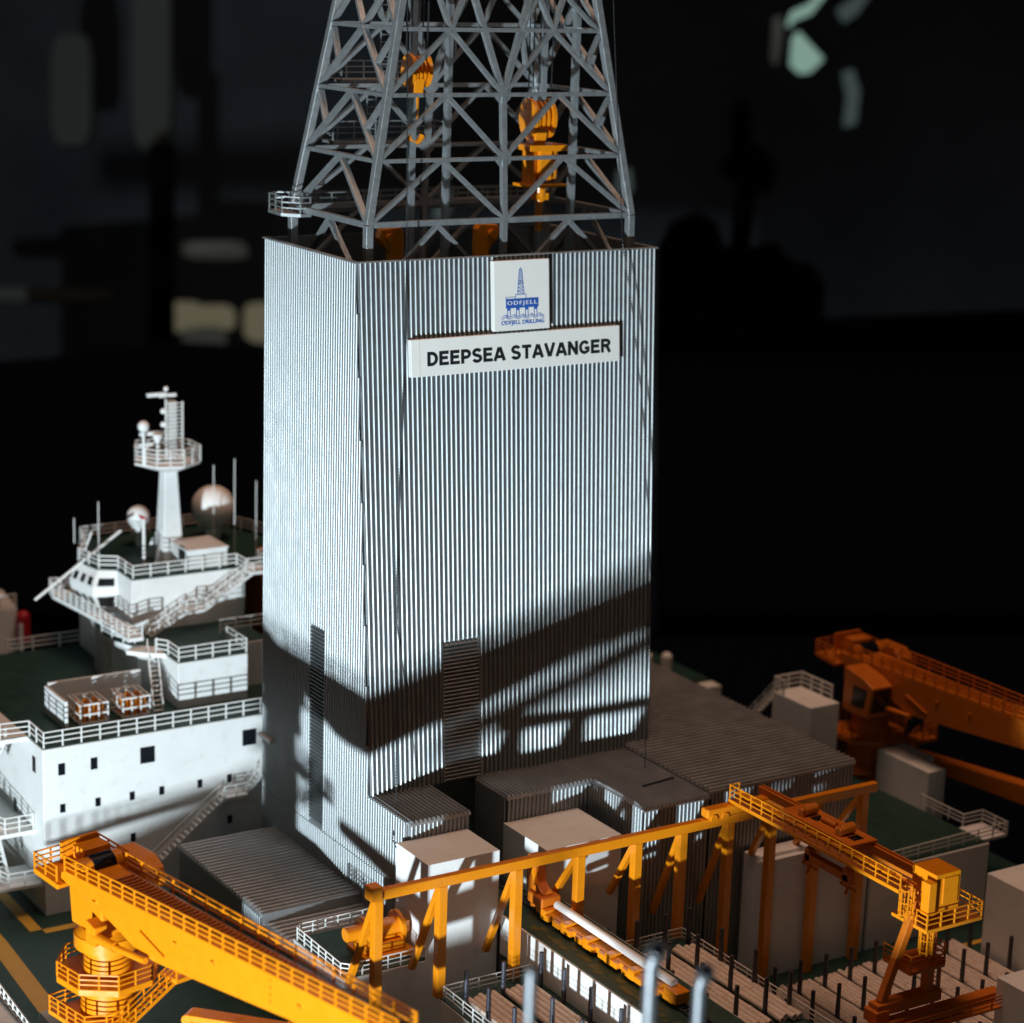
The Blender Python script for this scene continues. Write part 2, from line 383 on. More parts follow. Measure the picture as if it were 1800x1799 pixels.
def stroke_text(text, x0, x1, zb, h, off, m, parent):
    tot = 0
    for ch in text: tot += .36 if ch == ' ' else GL[ch][0]+.09
    k = (x1-x0)/(tot-.09); cx = 0; mb = MB(); lay = 0
    for ch in text:
        if ch == ' ': cx += .36; continue
        w, strokes = GL[ch]
        for st in strokes:
            lay = (lay+1) % 5; e = off+0.0012+0.0004*lay; n = len(st); Lp = []; Rp = []
            for i, (x, y) in enumerate(st):
                a = st[max(0,i-1)]; b = st[min(n-1,i+1)]
                dx, dy = (b[0]-a[0]), (b[1]-a[1]); l = math.hypot(dx,dy) or 1
                nx_, ny_ = -dy/l*q_, dx/l*q_
                Lp.append((x+nx_, y+ny_)); Rp.append((x-nx_, y-ny_))
            W_ = lambda p: wp(x0+(cx+p[0])*k, zb+p[1]*h, e)
            vs = [W_(p) for p in Lp]+[W_(p) for p in Rp]
            mb.add(vs, [(i,i+1,n+i+1,n+i) for i in range(n-1)])
        cx += w+.09
    return mb.build('lettering', m, parent)
stroke_text('DEEPSEA STAVANGER', 0.805, 3.284, -1.166, 0.160, 0.1005, m_black, s1)
s2 = thing('emblem_board', 'square white board with a blue drilling rig emblem above the name board', 'sign', wp(2,-0.4))
board(1.690, 2.434, -0.834, -0.042).build('panel', m_sign, s2, bevel=0.004)
wall_text('ODFJELL DRILLING', 1.780, 2.356, -0.779, 0.058, 0.101, m_blue, 'lettering', s2, bold=0.0)
def wl(mb, pts, w=0.007):
    for a, b in zip(pts[:-1], pts[1:]):
        mb.beam(wp(a[0],a[1],0.1015), wp(b[0],b[1],0.1015), w, 0.004, up=nf)
em = MB()
em.slab([wp(1.845,-0.580,.1015),wp(2.282,-0.580,.1015),wp(2.282,-0.475,.1015),wp(1.845,-0.475,.1015)], nf*0.002)
for x in (1.865, 1.985, 2.105, 2.225):
    em.slab([wp(x-0.004,-0.606,.1015),wp(x+.040,-0.606,.1015),wp(x+.040,-0.580,.1015),wp(x-.004,-0.580,.1015)], nf*0.002)
    wl(em, [(x,-0.606),(x,-0.685)]); wl(em, [(x+.036,-0.606),(x+.036,-0.685)])
# little derrick
for sgn in (-1, 1): wl(em, [(2.045+sgn*.045,-0.43),(2.045+sgn*.018,-0.16),(2.045+sgn*.010,-0.14),(2.045,-0.13)], 0.0045)
zz = -0.43; k = 0
while zz < -0.17:
    w0 = 0.018+(0.027)*(-zz-0.16)/0.27; w1 = 0.018+0.027*(-(zz+.04)-0.16)/0.27
    wl(em, [(2.045-w0,zz),(2.045+w1,zz+.04)], 0.003); wl(em, [(2.045+w0,zz),(2.045-w1,zz+.04)], 0.003); wl(em, [(2.045-w1,zz+.04),(2.045+w1,zz+.04)], 0.003)
    zz += 0.04
wl(em, [(2.01,-0.30),(2.08,-0.30),(2.075,-0.28),(2.015,-0.28),(2.01,-0.30)], 0.005)
wl(em, [(1.975,-0.475),(1.975,-0.43),(2.115,-0.43),(2.115,-0.475)], 0.0045)
wl(em, [(1.845,-0.475),(1.845,-0.455),(1.975,-0.455)], 0.0045)
for row, (zc, am) in enumerate([(-0.672, 0.016), (-0.692, 0.013)]):
    for s in range(5):
        x0 = 1.785+s*0.115
        wl(em, [(x0+0.115*t/8, zc-0.010+am*math.sin(t/8*math.pi)**2*(1.8 if t < 5 else 1)) for t in range(9)], 0.0055)
        if row == 0: wl(em, [(x0+0.05,zc+.018),(x0+0.068,zc+.012),(x0+0.062,zc+.002)], 0.005)
em.build('emblem', m_blue, s2)
wall_text('ODFJELL', 1.865, 2.262, -0.558, 0.060, 0.1035, m_sign, 'lettering', s2, bold=0.0, space=1.3)

# ============================================================ DERRICK (lattice mast)
derrick = thing('derrick', 'grey steel lattice mast rising out of the tower top', 'derrick', (2,1.1,0.0))
LV = [0.38, 1.07, 1.78, 2.49, 3.22, 3.96]
def inset(z):
    z = max(z, 0.38); return (0.245+0.192*(z-0.38)), (0.20+0.074*(z-0.38))
def CP(z, i):  # corner points: 0 front left, 1 front right, 2 back right, 3 back left
    a, b = inset(z)
    return [V3((a,b,z)), V3((4-a,b,z)), V3((4-a,2.24-b,z)), V3((a,2.24-b,z))][i]
for i in range(4):
    mb = MB(); mb.beam((CP(.38,i).x, CP(.38,i).y, -1.1), CP(.38,i), 0.092, 0.092, up=(0,1,0)); mb.beam(CP(.38,i), CP(3.96,i), 0.088, 0.088, up=(0,1,0))
    mb.build('leg', m_lattice, derrick, bevel=0.008)
BT = 0.042; BD = 0.072
def member(name, p, q, w=BT, d=BD, nrm=(0,1,0), par=derrick):
    d = d+random.uniform(-.004,.004); w = w+random.uniform(-.001,.001)
    mb = MB(); mb.beam(p, q, d if abs(V3(nrm).x) < .5 else d, w, up=(0,0,1)) if name == 'girt' else mb.beam(p, q, w, d, up=nrm)
    return mb.build(name, m_lattice, par)
for si, (i, j, nrm) in enumerate([(0,1,(0,1,0)), (3,0,(1,0,0)), (3,2,(0,1,0)), (1,2,(1,0,0))]):
    for li, z in enumerate(LV[:5]):
        a = CP(z,i); b = CP(z,j)
        member('girt', a, b, w=0.064 if li == 0 else 0.044, nrm=nrm)
    def at(z, t): return CP(z,i).lerp(CP(z,j), t)
    long = si in (0, 2)
    # below the lowest girt
    for t0 in ((0.25, 0.75) if long else (0.5,)):
        s = 0.25 if long else 0.5
        member('brace', at(.38,t0)-V3((0,0,.03)), at(.38,t0-s*0.92)-V3((0,0,.78)), nrm=nrm); member('brace', at(.38,t0)-V3((0,0,.03)), at(.38,t0+s*0.92)-V3((0,0,.78)), nrm=nrm)
    if long: member('post', at(.38,.5)-V3((0,0,1.3)), at(.38,.5), w=0.062, nrm=nrm)
    for li in range(3):
        z0, z1 = LV[li], LV[li+1]
        for t0 in ((0.25, 0.75) if long else (0.5,)):
            s = 0.25 if long else 0.5
            member('brace', at(z1,t0), at(z0,t0-s), nrm=nrm); member('brace', at(z1,t0), at(z0,t0+s), nrm=nrm)
            if not long and li > 0:
                member('strut', at(z1,0.03)-V3((0,0,.05)), at(z0,0).lerp(at(z1,.5),.45), w=.034, nrm=nrm); member('strut', at(z1,0.97)-V3((0,0,.05)), at(z0,1).lerp(at(z1,.5),.45), w=.034, nrm=nrm)
            elif long and li > 0 and t0 > .5:
                member('strut', at(z1,0.985)-V3((0,0,.05)), at(z0,1).lerp(at(z1,.75),.45), w=.032, nrm=nrm)
                if li == 2: member('strut', at(z1,0.60)-V3((0,0,.05)), at(z0,.5).lerp(at(z1,.75),.45), w=.032, nrm=nrm)
        if long and li < 2: member('post', at(z0,.5), at(z1,.5), w=0.062, nrm=nrm)
    if long:
        a, b = inset(1.78); c = V3((2,b if si == 0 else 2.24-b,1.78)); y2 = inset(3.3)[1]; y2 = y2 if si == 0 else 2.24-y2
        member('brace', c, (1.50,y2,3.25), w=.062, nrm=nrm); member('brace', c, (2.50,y2,3.25), w=.062, nrm=nrm)
    z0, z1 = LV[3], LV[4]
    if long:
        for t0, tl, tr in ((0.25,.10,.37), (0.75,.63,.9)):
            member('brace', at(z0,t0), at(z1,tl), nrm=nrm); member('brace', at(z0,t0), at(z1,tr), nrm=nrm)
            if t0 > .5:
                member('strut', at(z0,.595), at(z0,t0).lerp(at(z1,tl),.55), w=.034, nrm=nrm); member('strut', at(z0,.98), at(z0,t0).lerp(at(z1,tr),.55), w=.034, nrm=nrm)
    else:
        member('brace', at(z0,0), at(z1,.42), nrm=nrm); member('brace', at(z0,.5), at(z1,.05), nrm=nrm); member('brace', at(z0,.5), at(z1,.95), nrm=nrm); member('brace', at(z0,1), at(z1,.58), nrm=nrm)
# gusset plates at the main nodes of the front
for z in (1.07, 1.78):
    b = inset(z)[1]
    for yy in (b, 2.24-b): MB().prism([(2+0.095*math.cos(t*math.pi/4+.39), 0.095*math.sin(t*math.pi/4+.39)) for t in range(8)], -.03, .03).build('gusset', m_lattice, derrick).matrix_basis = Matrix.Translation((0,yy,z)) @ Matrix.Rotation(R(90),4,'X')
for x in (1.13, 1.59, 2.87, 3.32):
    MB().box(x-.045,x+.02,.77,.83,-1.1,3.9).box(x-.015,x+.05,.832,.90,-1.1,3.9).build('guide_rail', m_lattice, derrick)
# walkways
wk = MB(); wk.box(.2,3.8,2.05,2.28,.30,.34); wk.prism([(.16,1.68),(.30,1.68),(.30,2.20),(.16,2.34),(.03,2.26),(.0,1.86)], .30, .335)
wk.build('walkway', m_lattice, derrick)
rl = MB(); rail(rl, [(.29,1.69,.335),(.16,1.69,.335),(.015,1.87,.335),(.04,2.25,.335),(.16,2.33,.335),(.30,2.26,.335),(3.78,2.26,.335)], h=.19); rail(rl, [(.35,2.1,.335),(3.8,2.1,.335)], h=.19)
rl.build('walkway_railing', m_lattice, derrick)
for z, xa, xb in ((1.07, .75, 2.3), (1.78, .85, 2.0)):
    MB().box(xa,xb,2.02,2.35,z+.03,z+.06).build('walkway', m_lattice, derrick)
    rail(MB(), [(xa,2.03,z+.06),(xa,2.34,z+.06),(xb,2.34,z+.06),(xb,2.03,z+.06)], h=.2).build('walkway_railing', m_lattice, derrick)
for x, za, zb in ((1.18,1.1,1.85),(1.35,1.85,3.5),(1.75,2.2,3.9)):
    mb = MB(); mb.beam((x,2.0,za),(x,2.0,zb),.014,.014).beam((x+.12,2.0,za),(x+.12,2.0,zb),.014,.014)
    z = za
    while z < zb: mb.beam((x,2.0,z),(x+.12,2.0,z),.012,.012); z += .085
    mb.build('ladder', m_lattice, derrick)

# ---- gear hanging in the derrick
def traveling_block(x, z, lab, f):
    t = thing('travelling_block', lab, 'travelling block', (x,.8,z), 'yellow blocks hanging in the derrick')
    def disc(dx, r, th, zc, sq=1.25):
        return MB().slab([(x+dx, .8+r*math.cos(a), zc+r*sq*math.sin(a)) for a in [2*math.pi*k/24 for k in range(24)]], (th,0,0))
    zc = z
    for k, dx in enumerate((-.16,-.09,-.02,.05,.12)):
        disc(dx*f*1.05, (.21 if k in (0,4) else .185)*f, .05*f if k in (0,4) else .03*f, zc).build('sheave', m_yellow, t)
    MB().slab([(x-.11*f,.8-.16*f,zc-.12*f),(x-.11*f,.8+.16*f,zc-.12*f),(x-.11*f,.8+.08*f,zc-.40*f),(x-.11*f,.8-.08*f,zc-.40*f)], (.18*f,0,0)).build('cheek', m_yellow, t, bevel=.01)
    MB().tube([(x,.8,zc-.36*f),(x,.8,zc-.60)], .05*f, 12, r1=.03).build('shank', m_yellow, t, smooth=True)
    MB().tube([(x+.09*math.cos(a), .8, zc-.70+.10*math.sin(a)) for a in [math.pi*.5+k*.45 for k in range(11)]], .034, 8).build('hook', m_yellow, t, smooth=True)
    return t
traveling_block(1.16, 2.02, 'round yellow travelling block with hook, hung high between the first pair of rails', .72)
traveling_block(2.80, 1.47, 'yellow travelling block hung above the top drive between the second pair of rails', .88)
td = thing('top_drive', 'boxy yellow top drive hanging in the derrick below its travelling block', 'top drive', (2.86,.8,.9))
MB().box(2.60,3.12,.62,.98,1.10,1.17).build('top_frame', m_yellow, td, bevel=.006)
MB().tube([(2.70,.8,.72),(2.70,.8,1.10)],.085,14).tube([(3.01,.8,.76),(3.01,.8,1.10)],.075,14).build('motor', m_yellow, td, smooth=True)
MB().box(2.78,2.94,.68,.92,.76,1.10).build('gearbox', m_yellow, td, bevel=.006)
MB().box(2.58,3.14,.64,.96,.68,.715).build('lower_frame', m_yellow, td, bevel=.005)
MB().tube([(2.86,.8,.70),(2.86,.8,.50)],.09,12,r1=.06).tube([(2.86,.8,.50),(2.86,.8,.15)],.045,10).box(2.78,2.95,.74,.86,.52,.60).build('quill', m_yellow, td, smooth=True)
for x, lab in ((.93, 'curved orange arm beside the first rail pair at the derrick foot'), (2.30, 'curved orange arm near the centre post at the derrick foot')):
    sx = 1 if x < 2 else -1
    prof = [(-.10,.22),(.15,.24),(.19,.18),(.19,-.75),(.02,-.75),(.02,-.06),(-.07,.03),(-.13,.12)]
    q = [(x+sx*a, .95, b) for a, b in prof]
    o = thing('handling_arm', lab, 'arm', (x,1,-.7), 'orange handling arms at the derrick foot')
    MB().slab(q, (0,.12,0)).build('arm_plate', m_yellow, o, bevel=.01)
    MB().tube([(x,.90,.12),(x,1.10,.12)], .05, 14).build('pivot', m_yellow, o, smooth=True)

# ---- chains and wires
def chain(pts, lab, r=.0055, dash=.035):
    mb = MB()
    for a, b in zip(pts[:-1], pts[1:]):
        a = V3(a); b = V3(b); n = max(1,int((b-a).length/dash))
        for k in range(n):
            p = a.lerp(b,k/n); q = a.lerp(b,(k+.62)/n)
            mb.beam(p, q, r*2.2, r*1.6, up=(1,0,0)) if k%2 else mb.beam(p, q, r*1.6, r*2.2, up=(1,0,0))
            mb.beam(q, a.lerp(b,(k+1)/n), r*.9, r*.9)
    return tag(mb.build('chain', m_chain), lab, 'chain', 'fine chains hanging along the derrick and tower')
chain([(3.17,-.1,2.95),(3.45,-.1,.1),(3.55,-.2,-.6),(3.72,-.30,-1.9),(3.80,-.50,-3.9),(3.30,-1.25,-6.0)], 'fine dark chain falling down the far right edge of the tower front')
chain([(.54,-.05,2.95),(.588,-.06,.12),(.555,-.125,-.88),(.42,-.285,-2.78),(.352,-.40,-4.07),(.12,-.9,-5.9),(-.06,-1.16,-6.3),(.06,-1.42,-6.75),(.03,-1.42,-7.3)], 'fine dark chain hanging down near the lit corner of the tower')
hw = [('first travelling block', [(1.02,2.24),(1.09,2.28),(1.16,2.28),(1.23,2.28),(1.29,2.24)]), ('travelling block above the top drive', [(2.66,1.8),(2.72,1.84),(2.80,1.86),(2.90,1.86),(2.97,1.8)])]
for nm, lst in hw:
    for k_, (x, z) in enumerate(lst):
        mb = MB(); mb.beam((x,.80,z),(x+(x-1.16 if x < 2 else x-2.82)*.15,.80,3.9),.012,.012)
        tag(mb.build('hoist_wire', m_chain), ['first','second','third','fourth','fifth'][k_]+' thin hoist wire from the left above the '+nm, 'wire', 'hoist wires above the '+nm)
tag(MB().tube([(2.93,-1.72,-6.0),(3.42,-1.66,-6.0)],.014,6).build('chain_tail', m_chain), 'short dark chain end lying on the corrugated roof', 'chain')

# ============================================================ CORRUGATED SHEDS
def shed_box(t, x0, x1, y0, y1, z0, z1, roofdir='y', pitch=.055, faces='LFR', wm=m_steel, nm=('side_wall','front_wall','end_wall'), rp=None):
    if 'F' in faces: corr(MB(), patch((x0,y0,z1),(1,0,0),(0,0,-1)), 0, x1-x0, .012, z1-z0, (0,-1,0), max(2,round((x1-x0)/pitch)), depth=.022).build(nm[1], wm, t, smooth=True)
    if 'L' in faces: corr(MB(), patch((x0,y0,z1),(0,1,0),(0,0,-1)), 0, y1-y0, .012, z1-z0, (-1,0,0), max(2,round((y1-y0)/pitch)), depth=.022).build(nm[0], wm, t, smooth=True)
    if 'R' in faces: corr(MB(), patch((x1,y0,z1),(0,1,0),(0,0,-1)), 0, y1-y0, .012, z1-z0, (1,0,0), max(2,round((y1-y0)/pitch)), depth=.022).build(nm[2], wm, t, smooth=True)
    rp = rp or pitch
    if roofdir == 'y': corr(MB(), patch((x0,y0,z1),(1,0,0),(0,1,0)), -.01, x1-x0+.01, -.03, y1-y0, (0,0,1), max(2,round((x1-x0)/rp)), depth=.034, duty=.5).build('roof', m_steel2, t, smooth=True)
    else: corr(MB(), patch((x0,y0,z1),(0,1,0),(1,0,0)), -.03, y1-y0, -.02, x1-x0+.01, (0,0,1), max(2,round((y1-y0)/rp)), depth=.034, duty=.5).build('roof', m_steel2, t, smooth=True)
t = thing('small_shed', 'small square corrugated shed jutting from the tower foot above a white block', 'shed', (.3,-.95,-8.3))
shed_box(t, .03, .79, -1.38, -.52, -8.3, -6.04, 'y', faces='FR')
t = thing('stepped_shed', 'L shaped corrugated shed at the tower foot, its front edge catching light', 'shed', (2.5,-1.2,-8.3))
shed_box(t, 1.40, 2.58, -1.20, -.52, -8.3, -6.04, 'y', faces='LF')
shed_box(t, 2.58, 3.50, -2.25, -.52, -8.3, -6.037, 'y', faces='LF')
t = thing('long_shed', 'broad low corrugated hall with a wide ribbed roof, right of the tower', 'shed', (4.6,0,-8.3))
shed_box(t, 3.54, 5.70, -2.22, 5.2, -8.3, -5.99, 'x', faces='FLR', rp=.088)
t = thing('low_shed', 'low shed with a ribbed roof stepping down in two levels beside the accommodation stairs', 'shed', (-.7,.5,-8.3))
shed_box(t, -1.27, -.03, -.32, 1.92, -8.3, -7.27, 'x', faces='LF', rp=.085)
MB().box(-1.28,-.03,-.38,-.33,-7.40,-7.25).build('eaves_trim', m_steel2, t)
shed_box(t, -1.22, -.03, -.93, -.38, -8.3, -7.385, 'x', faces='LF', rp=.085)

# ============================================================ WHITE BLOCKS
def block(name, lab, x0,x1,y0,y1,z0,z1, extra=None, group='plain white blocks round the tower foot'):
    o = MB().box(x0,x1,y0,y1,z0,z1).build(name, m_white, bevel=.006); return tag(o, lab, 'block', group)
block('white_block', 'tall white block with gantry shadows, in front of the small corrugated shed', -.145,.765,-2.1,-1.392,ZD,-6.232)
block('white_block', 'wide white block with a clean beige lit top, under the L shaped shed', 1.36,2.375,-2.135,-1.215,-6.90,-6.34)
block('machinery_base', 'grey white wall block below the wide white block, behind the gantry posts', 1.36,2.375,-2.118,-1.215,ZD,-6.905)
o = MB().box(4.026,5.66,-2.52,-2.30,ZD,-6.805).box(4.026,5.66,-2.66,-2.60,ZD,-6.815).box(4.03,5.66,-2.60,-2.52,ZD,-6.85).build('white_tank', m_white, bevel=.006)
tag(o, 'tall white tank housing with a groove along its top, behind the gantry posts', 'block', 'plain white blocks round the tower foot')
t = thing('deck_house', 'white deck house with a railed green roof beyond the gantry crane', 'building', (6.6,0,ZD))
MB().box(5.72,7.66,-2.65,4.0,ZD,-7.275).build('wall', m_white, t, bevel=.005)
MB().box(5.74,7.64,-2.63,4.0,-7.275,-7.262).build('roof_deck', m_green, t)
MB().box(7.66,8.05,-2.55,-2.1,-7.30,-7.262).build('balcony', m_white, t)
rail(MB(), [(5.75,-2.62,-7.26),(8.05,-2.55,-7.26),(8.05,-2.1,-7.26),(7.72,-2.1,-7.26),(7.72,-1.30,-7.26)], h=.16, sp=.25).build('railing', m_rail, t)
o = MB().prism([(7.86,-1.27),(8.16,-1.27),(8.16,-.85),(8.34,-.85),(8.34,-.27),(7.86,-.27)], ZD,-6.84).build('white_locker', m_white, bevel=.006)
tag(o, 'long white locker with a notched top standing beside the railed deck house roof', 'block')
block('white_block', 'large pale block half cut by the right edge of the photo, above the pipe rack', 6.70,8.6,-5.6,-3.60,ZD,-7.12)
block('white_block', 'nearest pale block at the lower right, in front of the pipe rack', 4.74,6.2,-7.4,-5.80,ZD,-7.08)

MB().box(5.655,5.665,-2.668,-2.655,ZD,-7.3).build('wall_seam', m_post, t)
# ============================================================ WINCH PLATFORM
t = thing('winch_platform', 'railed green platform carrying the winch, above the yellow boom', 'platform', (-.6,-1.5,ZD))
MB().box(-1.18,-.15,-2.13,-.95,ZD,-7.335).build('wall', m_white, t, bevel=.005)
MB().box(-1.16,-.16,-2.11,-.97,-7.335,-7.322).build('deck', m_green, t)
rail(MB(), [(-.16,-.96,-7.322),(-1.10,-.96,-7.322),(-1.17,-1.03,-7.322),(-1.17,-2.05,-7.322),(-1.10,-2.12,-7.322),(-.16,-2.12,-7.322)], h=.155, sp=.17, r=.0055).build('railing', m_rail, t)
w = thing('winch', 'orange winch with two round drums on the green platform', 'winch', (-.5,-1.6,-7.32))
MB().box(-.78,-.18,-1.95,-1.45,-7.32,-7.27).build('base', m_yellow, w, bevel=.006)
for x in (-.72, -.30):
    MB().slab([(x, -1.68+.19*math.cos(a), -7.08+.19*math.sin(a)) for a in [2*math.pi*k/24 for k in range(24)]], (.04,0,0)).build('drum_flange', m_yellow, w)
MB().tube([(-.70,-1.68,-7.08),(-.28,-1.68,-7.08)], .12, 18).build('drum', m_yellow, w, smooth=True)
MB().tube([(-.92,-1.68,-7.05),(-.72,-1.68,-7.05)], .085, 16).build('motor', m_yellow, w, smooth=True)
MB().box(-.26,-.16,-1.76,-1.62,-7.14,-7.0).build('gearbox', m_yellow, w, bevel=.01)
MB().box(-.74,-.26,-1.85,-1.52,-7.27,-7.16).build('cradle', m_yellow, w, bevel=.006)

# ============================================================ GANTRY RUNWAY
g = thing('gantry_runway', 'long orange gantry beam on square posts with slanting braces', 'gantry', (2,-2.75,-7.44))
GY = -2.75; GZ = -6.06
MB().box(-1.20,5.60,GY-.045,GY+.045,GZ-.11,GZ).build('beam', m_yellow, g, bevel=.006)
MB().box(-1.24,-1.10,GY-.075,GY+.075,GZ-.10,GZ+.06).build('end_stop', m_yellow, g, bevel=.015)
for k, x in enumerate([-1.13,-.36,.575,1.38,2.14,2.76,3.42,4.04,4.71,5.42]):
    zb = -7.44 if x < 2.9 else ZD
    if x < -1: zb = ZD
    MB().box(x-.05,x+.05,GY-.05,GY+.05,zb,GZ-.108).build('column', m_yellow, g, bevel=.005)
    if x < 5.5:
        yb, zz2 = (-2.16,-7.36) if x < .7 else ((-2.14,-7.0) if x < 1.5 else ((-2.25,-7.1) if x < 3.5 else ((-2.42,-6.80) if x < 5 else (-2.2,-6.9))))
        if 2.0 < x < 3.5: yb, zz2 = -2.27,(-6.95 if x < 2.5 else -7.33)
        MB().beam((x,GY+.03,GZ-.13),(x,yb,zz2),.07,.06,up=(0,1,0)).build('brace', m_yellow, g, bevel=.004)

# ============================================================ GANTRY CRANE
c = thing('gantry_crane', 'orange travelling gantry crane with railed bridge and operator cabin, lit at its ends', 'crane', (3.9,-4,-7.4))
ztop = -5.86
MB().box(3.06,3.98,GY-.07,GY+.07,GZ+.01,GZ+.12).build('end_carriage', m_yellow, c, bevel=.02)
for x in (3.14, 3.30): MB().tube([(x,GY-.09,GZ+.015),(x,GY+.09,GZ+.015)],.045,14).build('wheel', m_yellow, c, smooth=True)
for x in (3.62, 3.96):
    MB().box(x-.04,x+.04,-5.62,-2.62,ztop-.14,ztop).build('girder', m_orange, c, bevel=.006)
    MB().box(x-.012,x+.012,-5.60,-2.66,ztop+.001,ztop+.02).build('rail', m_orange, c)
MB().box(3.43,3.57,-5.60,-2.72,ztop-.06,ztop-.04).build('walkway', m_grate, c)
MB().box(3.415,3.43,-5.60,-2.72,ztop-.07,ztop-.03).build('walkway_edge', m_yellow, c)
rail(MB(), [(3.56,-2.72,ztop-.04),(3.435,-2.72,ztop-.04),(3.435,-5.60,ztop-.04)], h=.175, sp=.19, r=.0055).build('railing', m_yellow, c)
mb = MB()
for k in range(13): mb.box(3.53,3.56,-2.95-k*.2,-2.80-k*.2,ztop+.0,ztop+.03)
mb.build('cable_tray', m_yellow, c)
tr = MB().box(3.60,3.98,-4.62,-3.42,ztop+.022,ztop+.06).build('trolley', m_orange, c, bevel=.006)
for y in (-3.70,-4.33):
    MB().tube([(3.70,y,ztop+.12),(3.87,y,ztop+.12)],.062,14).build('drum', m_orange, tr, smooth=True)
    MB().box(3.66,3.70,y-.05,y+.05,ztop+.06,ztop+.15).build('drum_bracket', m_orange, tr, bevel=.006)
    MB().box(3.72,3.86,y-.20,y-.09,ztop+.06,ztop+.068).build('opening', m_dark, tr)
MB().tube([(3.79,-3.92,ztop+.09),(3.79,-4.15,ztop+.09)],.032,12).build('drive', m_orange, tr, smooth=True)
sp = thing('lifting_beam', 'orange lifting beam hanging on chains below the gantry crane', 'lifting beam', (3.75,-4.1,-6.2))
MB().box(3.70,3.80,-4.50,-3.76,-6.30,-6.21).build('beam', m_orange, sp, bevel=.01)
for y in (-3.80,-4.45):
    MB().slab([(3.70,y-.06,-6.33),(3.70,y+.06,-6.33),(3.70,y+.04,-6.17),(3.70,y,-6.12),(3.70,y-.04,-6.17)],(.10,0,0)).build('bracket', m_orange, sp, bevel=.006)
    MB().tube([(3.75,y,-6.13),(3.75,y,ztop-.1)],.006,6).build('chain', m_chain, sp)
    MB().beam((3.68,y-.05,-6.42),(3.83,y+.05,-6.32),.025,.025).beam((3.68,y+.05,-6.32),(3.83,y-.05,-6.42),.025,.025).build('claw', m_orange, sp)
YE = -5.62
MB().beam((3.66,YE,-6.05),(3.27,YE,-7.10),.085,.085,up=(0,1,0)).build('leg', m_orange, c, bevel=.006)
MB().beam((3.90,YE,-6.05),(3.90,YE,-7.14),.10,.10,up=(0,1,0)).build('leg', m_orange, c, bevel=.006)
MB().box(3.17,4.05,YE-.08,YE+.08,-7.23,-7.10).build('sill_beam', m_orange, c, bevel=.01)
MB().box(3.13,3.32,YE-.10,YE+.10,-7.30,-7.16).build('wheel_box', m_orange, c, bevel=.01)
cb = MB().box(3.74,4.08,YE-.18,YE+.18,-6.14,-5.72).build('cabin', m_yellow, c, bevel=.006)
MB().box(3.84,4.04,YE-.192,YE-.181,-6.06,-5.77).build('door', m_yellow, cb)
MB().box(3.62,3.72,YE-.22,YE-.10,-6.14,-5.78).build('control_box', m_yellow, c, bevel=.006)
MB().box(3.60,4.38,YE-.24,YE+.30,-6.32,-6.28).build('platform', m_yellow, c, bevel=.004)
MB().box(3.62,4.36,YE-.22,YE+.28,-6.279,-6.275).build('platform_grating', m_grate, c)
rail(MB(), [(4.37,YE+.29,-6.28),(4.37,YE-.23,-6.28),(3.61,YE-.23,-6.28),(3.61,YE+.1,-6.28)], h=.17, sp=.19, r=.0065).build('railing', m_yellow, c)
def cage(cx, cy, z0, z1, r_, nv, rings):
    cg = MB()
    for k in range(nv): a = k*2*math.pi/nv; cg.beam((cx+r_*math.cos(a),cy+r_*math.sin(a),z0),(cx+r_*math.cos(a),cy+r_*math.sin(a),z1),.014,.014)
    for z in rings: cg.tube([(cx+r_*math.cos(a),cy+r_*math.sin(a),z) for a in [k*2*math.pi/10 for k in range(11)]],.007,5)
    return cg.build('ladder_cage', m_yellow, c)
cage(3.50, YE-.02, -6.20, -5.86, .075, 6, (-6.15,-6.02,-5.88)); cage(3.68, YE-.16, -6.58, -6.32, .07, 6, (-6.55,-6.42))
MB().prism([(3.50,YE-.16),(3.98,YE-.16),(4.08,YE-.05),(4.08,YE+.28),(3.50,YE+.28)],-6.80,-6.765).build('lower_platform', m_orange, c, bevel=.004)
rail(MB(), [(3.51,YE+.27,-6.765),(3.51,YE-.15,-6.765),(3.98,YE-.15,-6.765),(4.07,YE-.05,-6.765),(4.07,YE+.27,-6.765)], h=.17, sp=.22, r=.0065).build('lower_railing', m_orange, c)
ld = MB().beam((4.02,YE-.06,-7.12),(4.02,YE-.06,-6.8),.011,.011).beam((4.02,YE+.04,-7.12),(4.02,YE+.04,-6.8),.011,.011)
for k in range(6): ld.beam((4.02,YE-.06,-7.09+k*.05),(4.02,YE+.04,-7.09+k*.05),.008,.008)
ld.build('ladder', m_orange, c)
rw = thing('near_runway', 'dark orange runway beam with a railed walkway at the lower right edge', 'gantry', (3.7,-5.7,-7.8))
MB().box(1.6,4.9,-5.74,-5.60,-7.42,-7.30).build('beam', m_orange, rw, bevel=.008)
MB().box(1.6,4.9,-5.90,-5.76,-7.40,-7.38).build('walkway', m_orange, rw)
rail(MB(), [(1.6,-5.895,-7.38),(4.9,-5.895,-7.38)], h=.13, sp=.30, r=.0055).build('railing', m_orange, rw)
for x in (2.95,4.15): MB().box(x-.05,x+.05,-5.72,-5.62,ZD,-7.42).build('column', m_orange, rw, bevel=.006)

